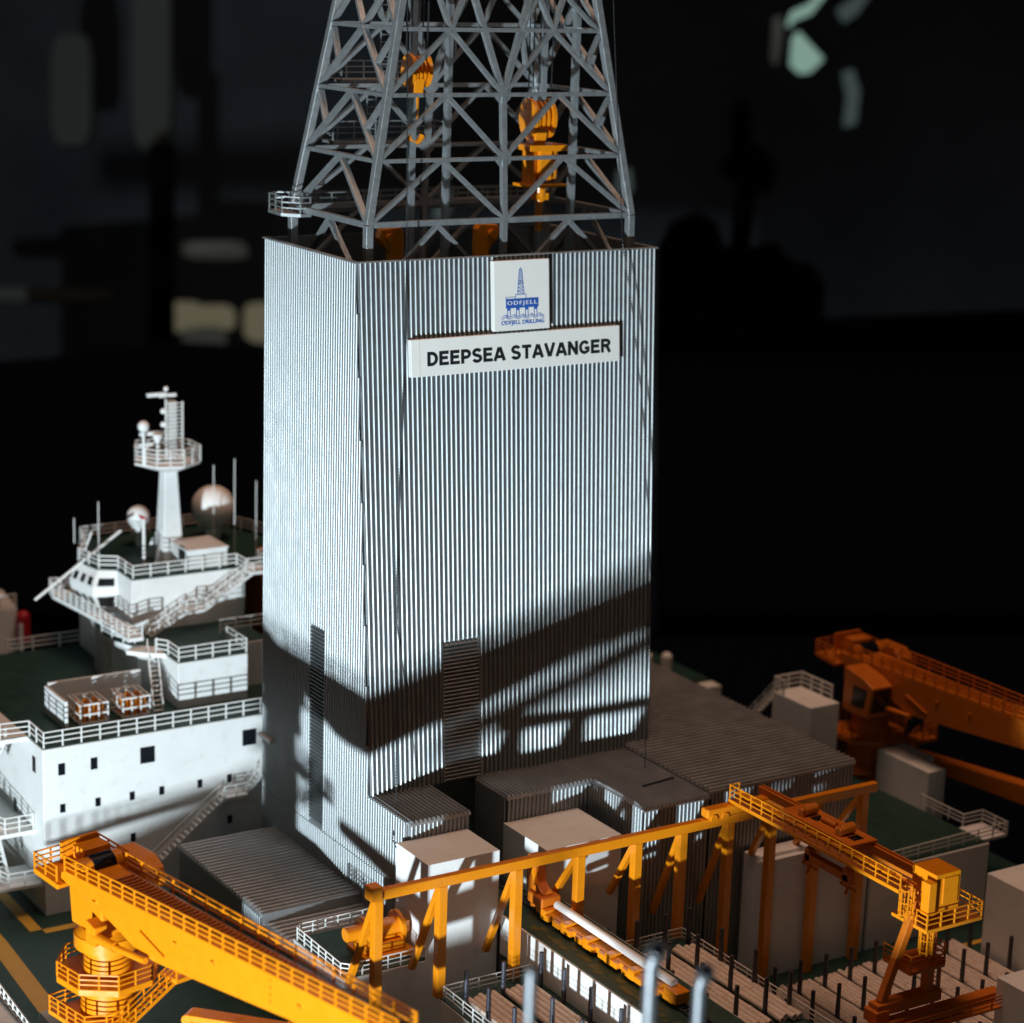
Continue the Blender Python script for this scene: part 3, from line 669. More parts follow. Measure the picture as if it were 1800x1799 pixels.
# ============================================================ PIPE RACKS
rk = thing('rack_platform', 'raised platform with a green top and thin railings carrying pipes', 'platform', (1.2,-5,ZD))
MB().box(-.37,2.80,-9.3,-2.82,ZD,-7.455).build('wall', m_white, rk)
MB().box(-.36,2.79,-9.3,-2.70,-7.455,-7.442).build('deck', m_green, rk)
rail(MB(), [(-.345,-9.2,-7.442),(-.345,-2.83,-7.442),(.74,-2.83,-7.442)], h=.155, sp=.20, r=.0045).build('railing', m_rail, rk)
rail(MB(), [(1.62,-2.84,-7.442),(2.77,-2.84,-7.442),(2.77,-9.2,-7.442)], h=.155, sp=.20, r=.0045).build('railing', m_rail, rk)
cw = thing('catwalk', 'raised green catwalk with a dark rack rail between two pipe racks', 'walkway', (1.2,-4,-7.44))
MB().box(.775,1.60,-9.0,-2.14,-7.44,-6.985).build('wall', m_white, cw, bevel=.004)
MB().box(.80,1.58,-9.0,-1.2,-6.985,-6.975).build('deck', m_green, cw)
tk = MB(); tk.box(1.13,1.15,-9,-1.2,-6.975,-6.945).box(1.25,1.27,-9,-1.2,-6.975,-6.945)
for k in range(110): tk.box(1.15,1.25,-1.2-k*.07,-1.175-k*.07,-6.975,-6.955)
tk.build('track', m_post, cw)
for k in range(22):  # patches painted where the deck would show reflections
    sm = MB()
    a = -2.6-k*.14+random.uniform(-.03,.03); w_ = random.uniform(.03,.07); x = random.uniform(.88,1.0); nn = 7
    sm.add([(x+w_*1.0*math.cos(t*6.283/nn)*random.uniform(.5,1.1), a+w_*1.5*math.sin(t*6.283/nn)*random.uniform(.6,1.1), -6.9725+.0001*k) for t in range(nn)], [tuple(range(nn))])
    sm.build('reflection_patch', m_reflect, cw)
# trolley with its pipe
ts = thing('pipe_trolley', 'yellow pipe handling trolley with gripper arm running on the catwalk rail', 'trolley', (1.2,-3.5,-6.95))
MB().box(1.10,1.30,-4.90,-2.35,-6.93,-6.86).build('chassis', m_yellow, ts, bevel=.008)
for k, y in enumerate([-2.55,-2.95,-3.38,-3.80,-4.22,-4.62]):
    MB().box(1.06,1.34,y-.05,y+.05,-6.945,-6.825).build('saddle', m_yellow, ts, bevel=.01)
for k in range(10):
    MB().box(1.055,1.10,-2.66-k*.22,-2.53-k*.22,-6.93,-6.865).build('side_plate', m_yellow, ts, bevel=.004)
MB().box(1.11,1.29,-4.96,-4.74,-6.93,-6.80).build('end_block', m_yellow, ts, bevel=.012)
ar = MB().slab([(1.12,-2.20,-6.93),(1.12,-2.50,-6.86),(1.12,-2.44,-6.70),(1.12,-2.30,-6.62),(1.12,-2.26,-6.35),(1.12,-2.12,-6.33),(1.12,-2.10,-6.62)],(.14,0,0)).build('gripper_arm', m_orange, ts, bevel=.012)
MB().beam((1.10,-2.34,-6.62),(1.14,-2.16,-6.36),.05,.05).build('cylinder', m_yellow, ar, bevel=.008)
MB().box(1.06,1.32,-2.52,-2.22,-6.84,-6.72).build('gripper_base', m_orange, ts, bevel=.02)
tag(MB().tube([(1.20,-2.62,-6.765),(1.20,-4.80,-6.765)],.046,16).build('white_pipe', m_whitepipe, smooth=True), 'single white pipe lying on the yellow trolley', 'pipe')

ORD = ['first','second','third','fourth','fifth','sixth','seventh','eighth','ninth','tenth','eleventh','twelfth']
def pipe_bay(x0, n, yb, yf, z, r, lab, grp, step=None):
    st = step or r*2.04
    for k in range(n):
        x = x0+r+k*st
        dy = random.uniform(-.03,.03)
        base = MB()
        nn = 10; pts = [(x,yb+dy,z+r),(x,yf+dy,z+r)]
        base.tube(pts, r, nn, cap=False).tube([pts[0],pts[1]], r*.62, nn, cap=False)
        for yy in (yb+dy, yf+dy):
            ring = [(x+r*math.cos(2*math.pi*j/nn), yy, z+r+r*math.sin(2*math.pi*j/nn)) for j in range(nn)]+[(x+.62*r*math.cos(2*math.pi*j/nn), yy, z+r+.62*r*math.sin(2*math.pi*j/nn)) for j in range(nn)]
            base.add(ring, [(j,(j+1)%nn,nn+(j+1)%nn,nn+j) for j in range(nn)])
        # tool joint collars
        for q in range(1, 5):
            yy = yb+(yf-yb)*q/5+dy; base.tube([(x,yy,z+r),(x,yy-.06,z+r)], r*1.10, nn)
        tag(base.build('drill_pipe', m_pipe, smooth=True), lab % ORD[k], 'pipe', grp)
def post(x, y, z, h, lab, grp, r=.025):
    o = thing('rack_post', lab, 'post', (x,y,z), grp)
    MB().tube([(x,y,z),(x,y,z+h*.62)], r*1.1, 10).build('sleeve', m_post, o, smooth=True)
    MB().tube([(x,y,z+h*.62),(x,y,z+h)], r, 10).build('upper_tube', m_post, o, smooth=True)
    return o
for q0, x0 in enumerate((-.20, .26)):
    A = '%s beige pipe from the left in the bundle '+('beside the thin white railing' if q0 == 0 else 'beside the catwalk wall')
    pipe_bay(x0, 5, -3.04, -7.6, -7.44, .038, A, 'pipes in the rack beside the catwalk wall')
for q0, x0 in enumerate((1.66, 2.06, 2.44)):
    Bm = '%s beige pipe from the left in the '+ORD[q0]+' bundle right of the catwalk'
    pipe_bay(x0, 4, -3.02-(.0 if x0 < 2 else .06), -5.0 if x0 > 2 else -7.0, -7.43, .038, Bm, 'pipes in the middle rack')
xb = [3.28+.375*k for k in range(9)]
for q0, x0 in enumerate(xb):
    Cm = '%s beige pipe from the left in the '+ORD[q0]+' bundle of the low rack'
    pipe_bay(x0, 5, -3.25, -6.9, -8.16, .033, Cm, 'pipes in the large low rack')
tag(MB().box(3.2,6.66,-6.9,-3.3,ZD,-8.19).build('rack_bed', m_post), 'dark bed under the pipes of the large low rack', 'rack')
for i_, x in enumerate((-.235,.225,.70)):
    for j_, y in enumerate((-3.1,-3.55,-4.05,-4.6,-5.2)): post(x, y, -7.44, .42, ORD[j_]+' dark post from the back in the '+ORD[i_]+' row left of the catwalk', 'posts in the rack beside the catwalk wall')
for i_, x in enumerate((1.625,2.02,2.41,2.735)):
    for j_, y in enumerate((-3.0,-3.6,-4.2,-4.8)): post(x, y, -7.44, .46, ORD[j_]+' dark post from the back in the '+ORD[i_]+' row right of the catwalk', 'posts in the middle rack')
for k, x in enumerate([3.255+.375*k for k in range(10)]):
    for j_, y in enumerate((-3.48,-4.15,-4.85,-5.6,-6.3)):
        post(x, y, ZD, .60, ORD[j_]+' dark post from the back in the '+ORD[k]+' row of the low rack', 'posts in the large low rack')

# ============================================================ THREE NEAR SILVER PIPES
def spout(x, y, zt, lab, r=.052, head=True):
    t = thing('upright_pipe', lab, 'pipe', (x,y,zt-2.5), 'blurred silver pipes close to the camera')
    MB().tube([(x,y,-8.2),(x,y,zt-.12)], r, 18).build('shaft', m_silver, t, smooth=True)
    if head:
        a = V3((x,y,zt-.13)); b = V3((x+.022,y-.02,zt-.02)); nn = V3((-.25,-.62,.74)).normalized()
        MB().tube([a,b],r,18,r1=r*1.1).tube([b-nn*.03,b+nn*.03],r*1.3,20).build('mouth', m_silver, t, smooth=True)
        MB().tube([b+nn*.030,b+nn*.033],r*.85,18).build('bore', m_dark, t, smooth=True)
    else:
        MB().sphere((x,y,zt-.12), r).build('cap', m_silver, t, smooth=True)
spout(-3.80,-9.74,-3.28,'blurred silver upright pipe with a rounded top, left of the two open ones', .040, False)
spout(-2.90,-9.90,-3.36,'tallest blurred silver pipe with an open mouth, in front of the yellow trolley end', .056)
spout(-2.40,-9.82,-3.67,'shorter blurred silver pipe with an open mouth, in front of the middle rack', .050)

# ============================================================ CRANES
def crane(px, py, dz, ang, lab, m, cab):
    """pedestal crane; local frame: origin on the pedestal axis, +s along the boom, +w across it"""
    t = thing('pedestal_crane', lab, 'crane', (px,py,ZD), None)
    ca, sa = math.cos(ang), math.sin(ang)
    def T(s, w, z): return V3((px+s*ca-w*sa, py+s*sa+w*ca, z+dz))
    def pr(pts, w0, w1, name, par=t, bev=.008, mm=m):
        a = [T(s,w0,z) for s,z in pts]; off = T(0,w1,0)-T(0,w0,0)
        return MB().slab(a, off).build(name, mm, par, bevel=bev)
    def cyl(r, z0, z1, name, r1=None, nn=32):
        return MB().tube([T(0,0,z0),T(0,0,z1)], r, nn, r1=r1).build(name, m, t, smooth=True)
    cyl(.286, -8.4, -6.95, 'pedestal'); cyl(.25, -6.95, -6.55, 'drum'); cyl(.345, -6.56, -6.42, 'slew_ring')
    cyl(.335, -6.42, -6.36, 'turntable', r1=.27)
    # platform round the drum
    R0 = .53
    oc = [(R0*math.cos(R(22.5+45*k)), R0*math.sin(R(22.5+45*k))) for k in range(8)]
    MB().slab([T(a,b,-6.93) for a,b in oc], (0,0,.07)).build('slew_platform', m, t, bevel=.006)
    rail(MB(), [T(a*.985,b*.985,-6.86) for a,b in oc+[oc[0]]], h=.16, sp=.2, r=.007).build('platform_railing', m, t)
    # lower landing and stair
    MB().slab([T(-.30,.20,-7.35),T(-.30,.52,-7.35),T(.15,.52,-7.35),T(.45,.34,-7.35),T(.45,.20,-7.35)] if False else [T(-.35,-.50,-7.33),T(.30,-.50,-7.33),T(.42,-.30,-7.33),T(.42,-.1,-7.33),T(-.35,-.1,-7.33)], (0,0,.05)).build('lower_platform', m, t, bevel=.005)
    rail(MB(), [T(-.34,-.12,-7.28),T(-.34,-.49,-7.28),T(.30,-.49,-7.28),T(.41,-.30,-7.28),T(.41,-.12,-7.28)], h=.16, sp=.16, r=.007).build('platform_railing', m, t)
    stair(MB(), T(.42,.52,-6.90), T(.44,-.25,-7.30), .13, T(1,0,0)-T(0,0,0)).build('stair', m, t)
    MB().slab([T(.35,.40,-6.93),T(.62,.40,-6.93),T(.62,.68,-6.93),T(.35,.68,-6.93)],(0,0,.05)).build('stair_landing', m, t, bevel=.005)
    rail(MB(), [T(.61,.41,-6.88),T(.61,.67,-6.88),T(.36,.67,-6.88)], h=.16, sp=.16, r=.007).build('platform_railing', m, t)
    # housing
    pr([(-.30,-6.37),(.26,-6.37),(.26,-5.99),(-.34,-5.99)], -.24, .24, 'housing', bev=.02)
    # top deck behind the boom
    pr([(-.84,-5.99),(-.40,-6.03),(-.36,-5.97),(-.84,-5.93)], -.34, .46, 'rear_platform')
    rail(MB(), [T(-.42,-.33,-5.95),T(-.83,-.33,-5.93),T(-.83,.45,-5.93),T(-.30,.45,-5.95)], h=.17, sp=.2, r=.007).build('rear_railing', m, t)
    pr([(-.80,-5.93),(-.76,-5.93),(-.76,-5.70),(-.80,-5.70)], -.05, .40, 'machinery_cover')
    pr([(-.72,-5.93),(-.50,-5.93),(-.50,-5.74),(-.72,-5.74)], .06, .38, 'machinery_box')
    MB().tube([T(-.30,-.16,-5.84),T(-.30,.34,-5.84)], .11, 18).build('hoist_drum', m, t, smooth=True)
    MB().tube([T(-.30,-.02,-5.84),T(-.30,.24,-5.84)], .125, 18).build('rope', m_dark, t, smooth=True)
    # boom: two cheeks and a top plate, tapering
    low = [(-.45,-5.97),(.10,-6.03),(.90,-6.27),(1.16,-6.28),(1.90,-6.215),(3.25,-6.08),(4.9,-6.06)]
    def topz(s): return -5.845+.035*(s+.4)
    def wn(s): return -.24+.02*max(0,s)*0
    def wf(s): return .28-.062*max(0,s+.3)
    top = [(4.9,topz(4.9)),(-.40,topz(-.4)),(-.50,-5.90)]
    prof = low+top; ncount = len(prof)
    A_ = [T(s,-.25,z) for s,z in prof]; B_ = [T(s,wf(s),z) for s,z in prof]
    bo = MB().add(A_+B_, [tuple(reversed(range(ncount))), tuple(range(ncount,2*ncount))]+[(i,(i+1)%ncount,(i+1)%ncount+ncount,i+ncount) for i in range(ncount)]).build('boom', m, t, bevel=.010)
    rail(MB(), [T(-.40,-.245,topz(-.4)), T(4.75,-.245,topz(4.75))], h=.16, sp=.21, r=.0075).build('boom_railing', m, t)
    rail(MB(), [T(-.05,wf(-.05),topz(-.05)), T(4.75,wf(4.75),topz(4.75))], h=.16, sp=.30, r=.008).build('boom_railing', m, t)
    gr = MB()
    for k in range(60):
        s = .2+k*.075; gr.beam(T(s,-.10,topz(s)+.012), T(s,max(-.02,wf(s)-.06),topz(s)+.012), .03, .012)
    gr.beam(T(.2,-.05,topz(.2)+.006), T(4.62,-.05,topz(4.62)+.006), .03, .008)
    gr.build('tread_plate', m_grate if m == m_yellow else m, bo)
    for s in (.12,1.5,2.1,3.4):
        pr([(s,topz(s)-.16),(s+.05,topz(s)-.16),(s+.05,topz(s)-.20),(s,topz(s)-.20)], -.27, -.25, 'lug', bo, 0)
    MB().tube([T(.95,-.265,-6.03),T(1.35,-.265,-6.16)],.012,6).build('grab_bar', m, bo)
    for k in range(4): MB().tube([T(3.0,-.262,-5.80-.07*k),T(3.0,-.25,-5.80-.07*k)],.02,10).build('bolt', m, bo)
    # boom tip
    MB().tube([T(4.92,-.27,-5.83),T(4.92,-.02,-5.83)],.16,20).build('tip_sheave', m, bo, smooth=True)
    # luffing cylinder
    MB().tube([T(.26,-.33,-6.31),T(.62,-.33,-6.30)],.052,12).tube([T(.62,-.33,-6.30),T(1.10,-.30,-6.28)],.035,12).build('luffing_cylinder', m, t, smooth=True)
    pr([(.16,-6.40),(.32,-6.40),(.32,-6.2),(.16,-6.15)], -.37, -.22, 'cylinder_mount')
    # machinery house on the far side
    pr([(-.55,-6.08),(.08,-6.1),(.05,-5.90),(-.10,-5.80),(-.50,-5.80)], .42, .66, 'winch_house')
    if cab:
        cbn = pr([(.12,-6.42),(.62,-6.42),(.70,-5.98),(.52,-5.90),(.12,-5.82)], -.62, -.27, 'cab', bev=.015)
        pr([(.30,-6.30),(.54,-6.30),(.60,-6.03),(.32,-6.03)], -.626, -.618, 'side_window', cbn, 0, m_dark)
        a = [T(.652,-.58,-6.34),T(.652,-.31,-6.34),T(.705,-.31,-6.02),T(.705,-.58,-6.02)]
        MB().slab(a, T(.01,0,0)-T(0,0,0)).build('front_window', m_dark, cbn)
    return t
angL = math.atan2(-.97912, .20329)
crane(-3.62, -1.62, 0.0, angL, 'bright yellow pedestal crane with its long boom across the lower left', m_yellow, False)
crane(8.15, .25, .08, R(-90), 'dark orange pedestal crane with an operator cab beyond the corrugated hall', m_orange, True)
# second boom lying low at the lower edge of the photo
bt = thing('boom_tip', 'yellow boom tip with a rounded end at the bottom edge, below the big boom', 'boom', (-2.6,-4.0,-7.4))
def boomlet(t, p, q, h0, h1, w0, w1, m):
    p = V3(p); q = V3(q); d = (q-p).normalized(); s = d.cross(V3((0,0,1))).normalized(); up = V3((0,0,1))
    rr = []
    for k in range(7): a = R(90+180*k/6); rr.append(p+d*math.cos(a)*h0*.5+up*math.sin(a)*h0*.5)
    prof = rr+[q-up*h1*.5, q+up*h1*.5]; n = len(prof)
    return MB().add([v-s*w0*.5 for v in prof]+[v+s*w0*.5 for v in prof], [tuple(reversed(range(n))), tuple(range(n,2*n))]+[(i,(i+1)%n,(i+1)%n+n,i+n) for i in range(n)]).build('boom_body', m, t, bevel=.01)
boomlet(bt, (-3.10,-2.50,-7.13), (-1.75,-4.15,-7.16), .13, .34, .20, .24, m_yellow)
for k in range(6): MB().tube([(-3.06+.16*k-.08,-2.55-.195*k-.065,-7.14),(-3.06+.16*k-.10,-2.55-.195*k-.08,-7.14)],.013,8).build('bolt', m_yellow, bt)
MB().box(-2.42,-2.37,-3.36,-3.31,-7.06,-6.98).build('lug', m_orange, bt)
bt2 = thing('boom_tip', 'dark orange boom running off the right edge below the right hand crane', 'boom', (9.0,-1.5,-7.0))
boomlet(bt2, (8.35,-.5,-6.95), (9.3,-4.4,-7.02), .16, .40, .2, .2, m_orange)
for q in ((8.75,-2.2,-6.80),(8.9,-2.9,-7.22)): MB().sphere(q,.035,8,6).build('lug', m_orange, bt2)
# white crates by the left pedestal
block('white_crate', 'white crate with striped shadows beside the yellow crane pedestal', -4.05,-3.55,-1.9,-.75,ZD,-7.62)

# ============================================================ ACCOMMODATION
acc = thing('accommodation_block', 'big white ship-like accommodation block with decks and wheelhouse at the left', 'building', (0,5,ZD))
MB().prism([(-2.62,2.90),(2.3,2.90),(2.3,6.68),(-2.62,6.68)], ZD,-6.145).build('wall', m_white, acc, bevel=.01)
MB().prism([(-2.60,2.92),(2.3,2.92),(2.3,6.66),(-2.60,6.66)],-6.145,-6.13).build('roof_deck', m_green, acc)
MB().prism([(-2.98,3.42),(-2.62,3.42),(-2.62,5.6),(-2.98,5.6)],-6.19,-6.135).build('side_platform', m_white, acc)
rail(MB(), [(2.2,2.915,-6.13),(-2.60,2.915,-6.13),(-2.60,3.40,-6.13),(-2.96,3.44,-6.13)], h=.20, sp=.245, r=.007).build('railing', m_rail, acc)
rail(MB(), [(-2.96,3.95,-6.13),(-2.96,5.5,-6.13)], h=.20, sp=.245, r=.007).build('railing', m_rail, acc)
rail(MB(), [(-1.75,6.62,-6.13),(-.6,6.62,-6.13)], h=.20, sp=.35, r=.007).build('railing', m_rail, acc)
for x, z, w, h in ((-2.387,-6.425,.085,.15),(-1.971,-6.42,.085,.15),(-1.271,-6.427,.19,.21),(.115,-6.423,.19,.21),(-2.381,-6.93,.065,.11),(-1.927,-6.93,.065,.11),(-1.479,-6.93,.065,.11),(-1.085,-6.93,.065,.11),(-.569,-6.93,.065,.11),(-.161,-6.93,.065,.11),(-1.47,-7.481,.065,.11),(-.153,-7.484,.065,.11),(-2.38,-7.48,.065,.11)):
    MB().box(x-w/2,x+w/2,2.893,2.905,z-h/2,z+h/2).build('window', m_dark, acc)
for y, z in ((3.20,-6.42),(3.9,-7.2)): MB().box(-2.627,-2.615,y-.05,y+.05,z-.1,z+.1).build('window', m_dark, acc)
# second storey
s2p = [(-.585,3.515),(.385,3.515),(.385,3.95),(.9,3.95),(.9,6.6),(-.70,6.6),(-.75,5.95),(-.92,5.5),(-.98,5.1),(-.96,4.8),(-.78,4.35),(-.585,4.18)]
MB().prism(s2p, -6.13, -5.525).build('second_storey', m_white, acc, bevel=.008)
MB().prism([(-.57,3.53),(.37,3.53),(.37,3.97),(.88,3.97),(.88,6.58),(-.69,6.58),(-.74,5.94),(-.91,5.49),(-.97,5.1),(-.95,4.81),(-.77,4.36),(-.57,4.18)], -5.525,-5.51).build('upper_deck', m_green, acc)
MB().prism([(-.585,3.9),(-.585,4.25),(-.80,4.42),(-.98,4.25),(-.80,4.05)],-5.56,-5.505).build('side_platform', m_white, acc)
rail(MB(), [(.36,4.1,-5.51),(.37,3.53,-5.51),(-.57,3.53,-5.51),(-.57,3.86,-5.51),(-.68,4.0,-5.51)], h=.19, sp=.24, r=.007).build('railing', m_rail, acc)
rail(MB(), [(-.80,4.40,-5.51),(-.95,4.8,-5.51),(-.97,5.1,-5.51)], h=.19, sp=.24, r=.007).build('railing', m_rail, acc)
rail(MB(), [(.40,4.4,-5.51),(1.3,4.4,-5.51)], h=.19, sp=.24, r=.007).build('railing', m_rail, acc)
stair(MB(), (-.72,4.18,-5.51), (-.93,3.50,-6.13), .13, (1,0,0)).build('stair', m_rail, acc)
# big outer stair down the front wall
stair(MB(), (.65,2.66,-6.35), (-.02,2.66,-7.08), .14, (0,1,0)).build('stair', m_rail, acc)
MB().box(-.34,-.02,2.64,2.89,-7.12,-7.08).build('stair_landing', m_rail, acc)
rail(MB(), [(-.02,2.65,-7.08),(-.34,2.65,-7.08)], h=.15, sp=.16, r=.008).build('railing', m_rail, acc)
stair(MB(), (-.34,2.66,-7.10), (-1.30,2.66,-7.86), .14, (0,1,0)).build('stair', m_rail, acc)
MB().box(-1.62,-1.30,2.64,2.89,-7.90,-7.86).build('stair_landing', m_rail, acc)
rail(MB(), [(-1.30,2.65,-7.86),(-1.62,2.65,-7.86)], h=.15, sp=.16, r=.008).build('railing', m_rail, acc)
stair(MB(), (-1.62,2.66,-7.88), (-2.05,2.66,-8.28), .14, (0,1,0)).build('stair', m_rail, acc)
# bridge storey
br = MB()
lowp = [(-.62,4.93),(1.0,4.90),(1.0,7.2),(-.45,7.2),(-.55,6.60),(-.84,6.10),(-.78,5.66),(-.61,5.52)]
midp = [(-.62,4.93),(1.0,4.90),(1.0,7.2),(-.48,7.2),(-.66,6.72),(-1.00,6.15),(-.91,5.54),(-.61,5.42)]
topp = [(-.60,4.95),(1.0,4.92),(1.0,7.2),(-.45,7.2),(-.60,6.64),(-.90,6.12),(-.81,5.62),(-.59,5.50)]
def loft(mb, rings):
    n = len(rings[0][0]); vs = []; fs = []
    for poly, z in rings: vs += [(x,y,z) for x,y in poly]
    for k in range(len(rings)-1): fs += [(k*n+i,k*n+(i+1)%n,(k+1)*n+(i+1)%n,(k+1)*n+i) for i in range(n)]
    fs += [tuple(reversed(range(n))), tuple(range((len(rings)-1)*n, len(rings)*n))]
    return mb.add(vs, fs)
wh = loft(MB(), [(lowp,-5.51),(lowp,-5.38),(midp,-5.12),(midp,-5.02),(topp,-4.80)]).build('wheelhouse', m_white, acc, bevel=.008)
def onface(p0, p1, z0, z1, ta, tb, za, zb):   # quad on a lofted face
    p0 = [V3((*p0[0],z0)), V3((*p0[1],z0))]; p1 = [V3((*p1[0],z1)), V3((*p1[1],z1))]
    def q(t, z): k = (z-z0)/(z1-z0); a = p0[0].lerp(p1[0],k); b = p0[1].lerp(p1[1],k); return a.lerp(b,t)
    return [q(ta,za),q(tb,za),q(tb,zb),q(ta,zb)]
for (i, j, tts) in ((6,5,((.10,.26),(.42,.58),(.74,.90))),(5,4,((.15,.34),(.60,.80)))):
    for ta, tb in tts:
        v = onface((midp[i],midp[j]),(topp[i],topp[j]),-5.02,-4.80,ta,tb,-4.995,-4.90); MB().slab(v,(-.012,-.006,0)).build('window', m_dark, wh)
        v = onface((lowp[i],lowp[j]),(midp[i],midp[j]),-5.38,-5.12,ta,tb,-5.27,-5.17); MB().slab(v,(-.012,-.006,0)).build('window', m_dark, wh)
for za, zb, (pa,pb,z0,z1) in ((-4.995,-4.90,(midp,topp,-5.02,-4.80)),(-5.30,-5.15,(lowp,midp,-5.38,-5.12))):
    v = onface((pa[6],pa[7]),(pb[6],pb[7]),z0,z1,.14,.86,za,zb); MB().slab(v,(-.004,-.012,0)).build('window', m_dark, wh)
MB().prism(topp, -4.80, -4.785).build('top_deck', m_green, acc)
MB().box(.95,1.25,4.62,5.0,-4.83,-4.79).build('side_platform', m_white, acc)
rail(MB(), [(1.22,4.64,-4.785),(.90,4.66,-4.785),(.90,4.95,-4.785),(-.58,4.97,-4.785),(-.57,5.50,-4.785),(-.79,5.63,-4.785),(-.88,6.12,-4.785),(-.58,6.64,-4.785),(-.45,7.15,-4.785),(1.6,7.15,-4.785),(1.95,6.2,-4.785),(1.6,5.1,-4.785),(1.22,5.0,-4.785),(1.22,4.64,-4.785)], h=.175, sp=.25, r=.007).build('railing', m_rail, acc)
MB().prism([(.98,4.95),(1.6,5.1),(1.95,6.2),(1.6,7.18),(.98,7.18)],-4.83,-4.79).build('top_deck', m_green, acc)
# wing gallery under the wheelhouse
MB().prism([(-.72,4.30),(-.66,4.75),(-.72,5.4),(-.80,6.0),(-.75,6.75),(-1.02,6.9),(-1.08,6.6),(-.96,5.4),(-.93,4.30)],-5.42,-5.37).build('gallery', m_white, acc)
rail(MB(), [(-.73,4.32,-5.37),(-.92,4.32,-5.37),(-.95,5.4,-5.37),(-1.07,6.6,-5.37),(-1.01,6.88,-5.37),(-.76,6.74,-5.37)], h=.16, sp=.17, r=.007).build('railing', m_rail, acc)
stair(MB(), (1.0,4.62,-4.80), (.30,4.62,-5.22), .16, (0,1,0)).build('stair', m_rail, acc)
MB().box(.02,.30,4.60,4.84,-5.25,-5.21).build('stair_landing', m_rail, acc)
rail(MB(), [(.30,4.61,-5.21),(.02,4.61,-5.21)], h=.15, sp=.14, r=.007).build('railing', m_rail, acc)
stair(MB(), (.02,4.62,-5.23), (-.50,4.62,-5.50), .16, (0,1,0)).build('stair', m_rail, acc)
# lower side decks at the far left
MB().prism([(-3.4,3.2),(-2.62,3.2),(-2.62,5.6),(-3.4,5.6)],-7.32,-7.27).build('side_platform', m_white, acc)
rail(MB(), [(-2.64,3.22,-7.27),(-3.0,3.22,-7.27),(-3.1,3.5,-7.27),(-3.4,3.5,-7.27)], h=.20, sp=.2, r=.007).build('railing', m_rail, acc)
MB().prism([(-3.3,3.0),(-2.62,2.95),(-2.62,3.6),(-3.3,3.6)],-7.92,-7.88).build('side_platform', m_white, acc)
rail(MB(), [(-2.64,2.97,-7.88),(-3.05,3.0,-7.88),(-3.15,3.3,-7.88),(-3.4,3.4,-7.88)], h=.18, sp=.2, r=.007).build('railing', m_rail, acc)
stair(MB(), (-2.86,3.50,-6.15), (-3.15,3.50,-6.70), .25, (0,1,0)).build('stair', m_rail, acc)
stair(MB(), (-3.0,3.6,-7.28), (-3.0,3.1,-7.90), .22, (-1,0,0)).build('stair', m_rail, acc)

# ---- things standing on it
ms = thing('signal_mast', 'white radar mast with a railed crow platform on the wheelhouse roof', 'mast', (.25,5.8,-4.785))
loft(MB(), [([(.10,5.55),(.40,5.55),(.40,5.85),(.10,5.85)],-4.785),([(.16,5.62),(.34,5.62),(.34,5.8),(.16,5.8)],-3.5)]).build('column', m_white, ms, bevel=.012)
for a, b in (((-.08,5.45),(.14,5.68)),((.42,5.40),(.3,5.62)),((-.02,5.95),(.15,5.78))):
    MB().slab([V3((a[0],a[1],-4.785)),V3((b[0],b[1],-4.785)),V3((b[0],b[1],-4.30))],(.03,.03,0)).build('stay_plate', m_white, ms)
cp = [(-.22,5.75),(-.05,5.40),(.30,5.30),(.62,5.50),(.62,5.85),(.30,6.1),(-.05,6.1)]
loft(MB(), [([(.16,5.6),(.34,5.6),(.36,5.62),(.36,5.8),(.34,5.82),(.2,5.84),(.15,5.8)],-3.56),(cp,-3.45),(cp,-3.42)]).build('platform', m_white, ms, bevel=.005)
rail(MB(), [(x*1.0,y,-3.42) for x,y in cp+[cp[0]]], h=.22, n=4, sp=.18, r=.007).build('railing', m_rail, ms)
MB().box(.22,.34,5.62,5.74,-3.42,-2.60).build('upper_column', m_white, ms, bevel=.01)
ld = MB().beam((.16,5.58,-3.42),(.16,5.58,-2.55),.018,.018).beam((.40,5.58,-3.42),(.40,5.58,-2.60),.018,.018)
for k in range(16): ld.beam((.16,5.58,-3.40+k*.052),(.40,5.58,-3.40+k*.052),.012,.012)
ld.build('ladder', m_rail, ms)
MB().beam((.10,5.66,-2.52),(.34,5.66,-2.52),.035,.045).beam((-.07,5.66,-2.50),(.2,5.66,-2.50),.04,.05).sphere((.20,5.66,-2.43),.035,10,6).build('radar_scanner', m_white, ms)
MB().beam((-.18,5.66,-3.02),(.30,5.66,-3.02),.035,.05).beam((-.22,5.60,-3.15),(-.02,5.60,-3.15),.035,.04).build('yard', m_white, ms)
MB().tube([(.05,5.6,-3.42),(.05,5.6,-3.03)],.025,8).tube([(.05,5.6,-3.12),(.05,5.6,-3.02)],.04,10,r1=.075).build('antenna_post', m_white, ms)
MB().tube([(-.15,5.6,-3.42),(-.15,5.6,-2.98)],.022,8).build('antenna_post', m_white, ms)
MB().sphere((-.15,5.6,-2.90),.078).build('small_radome', m_white, ms, smooth=True)
for z in (-2.72,-2.90): MB().sphere((.14,5.62,z),.04,8,6).build('lamp', m_white, ms)
rd = thing('radome', 'large white radome sphere on the wheelhouse roof', 'radome', (1.2,6.3,-4.785), 'white radome spheres on the accommodation roof')
MB().sphere((1.22,6.40,-4.32),.305,32,20).build('dome', m_dome, rd, smooth=True); MB().tube([(1.22,6.4,-4.785),(1.22,6.4,-4.6)],.12,16).build('pedestal', m_white, rd, smooth=True)
rd = thing('radome', 'smaller white radome sphere on a post, left of the mast', 'radome', (.14,6.5,-4.785), 'white radome spheres on the accommodation roof')
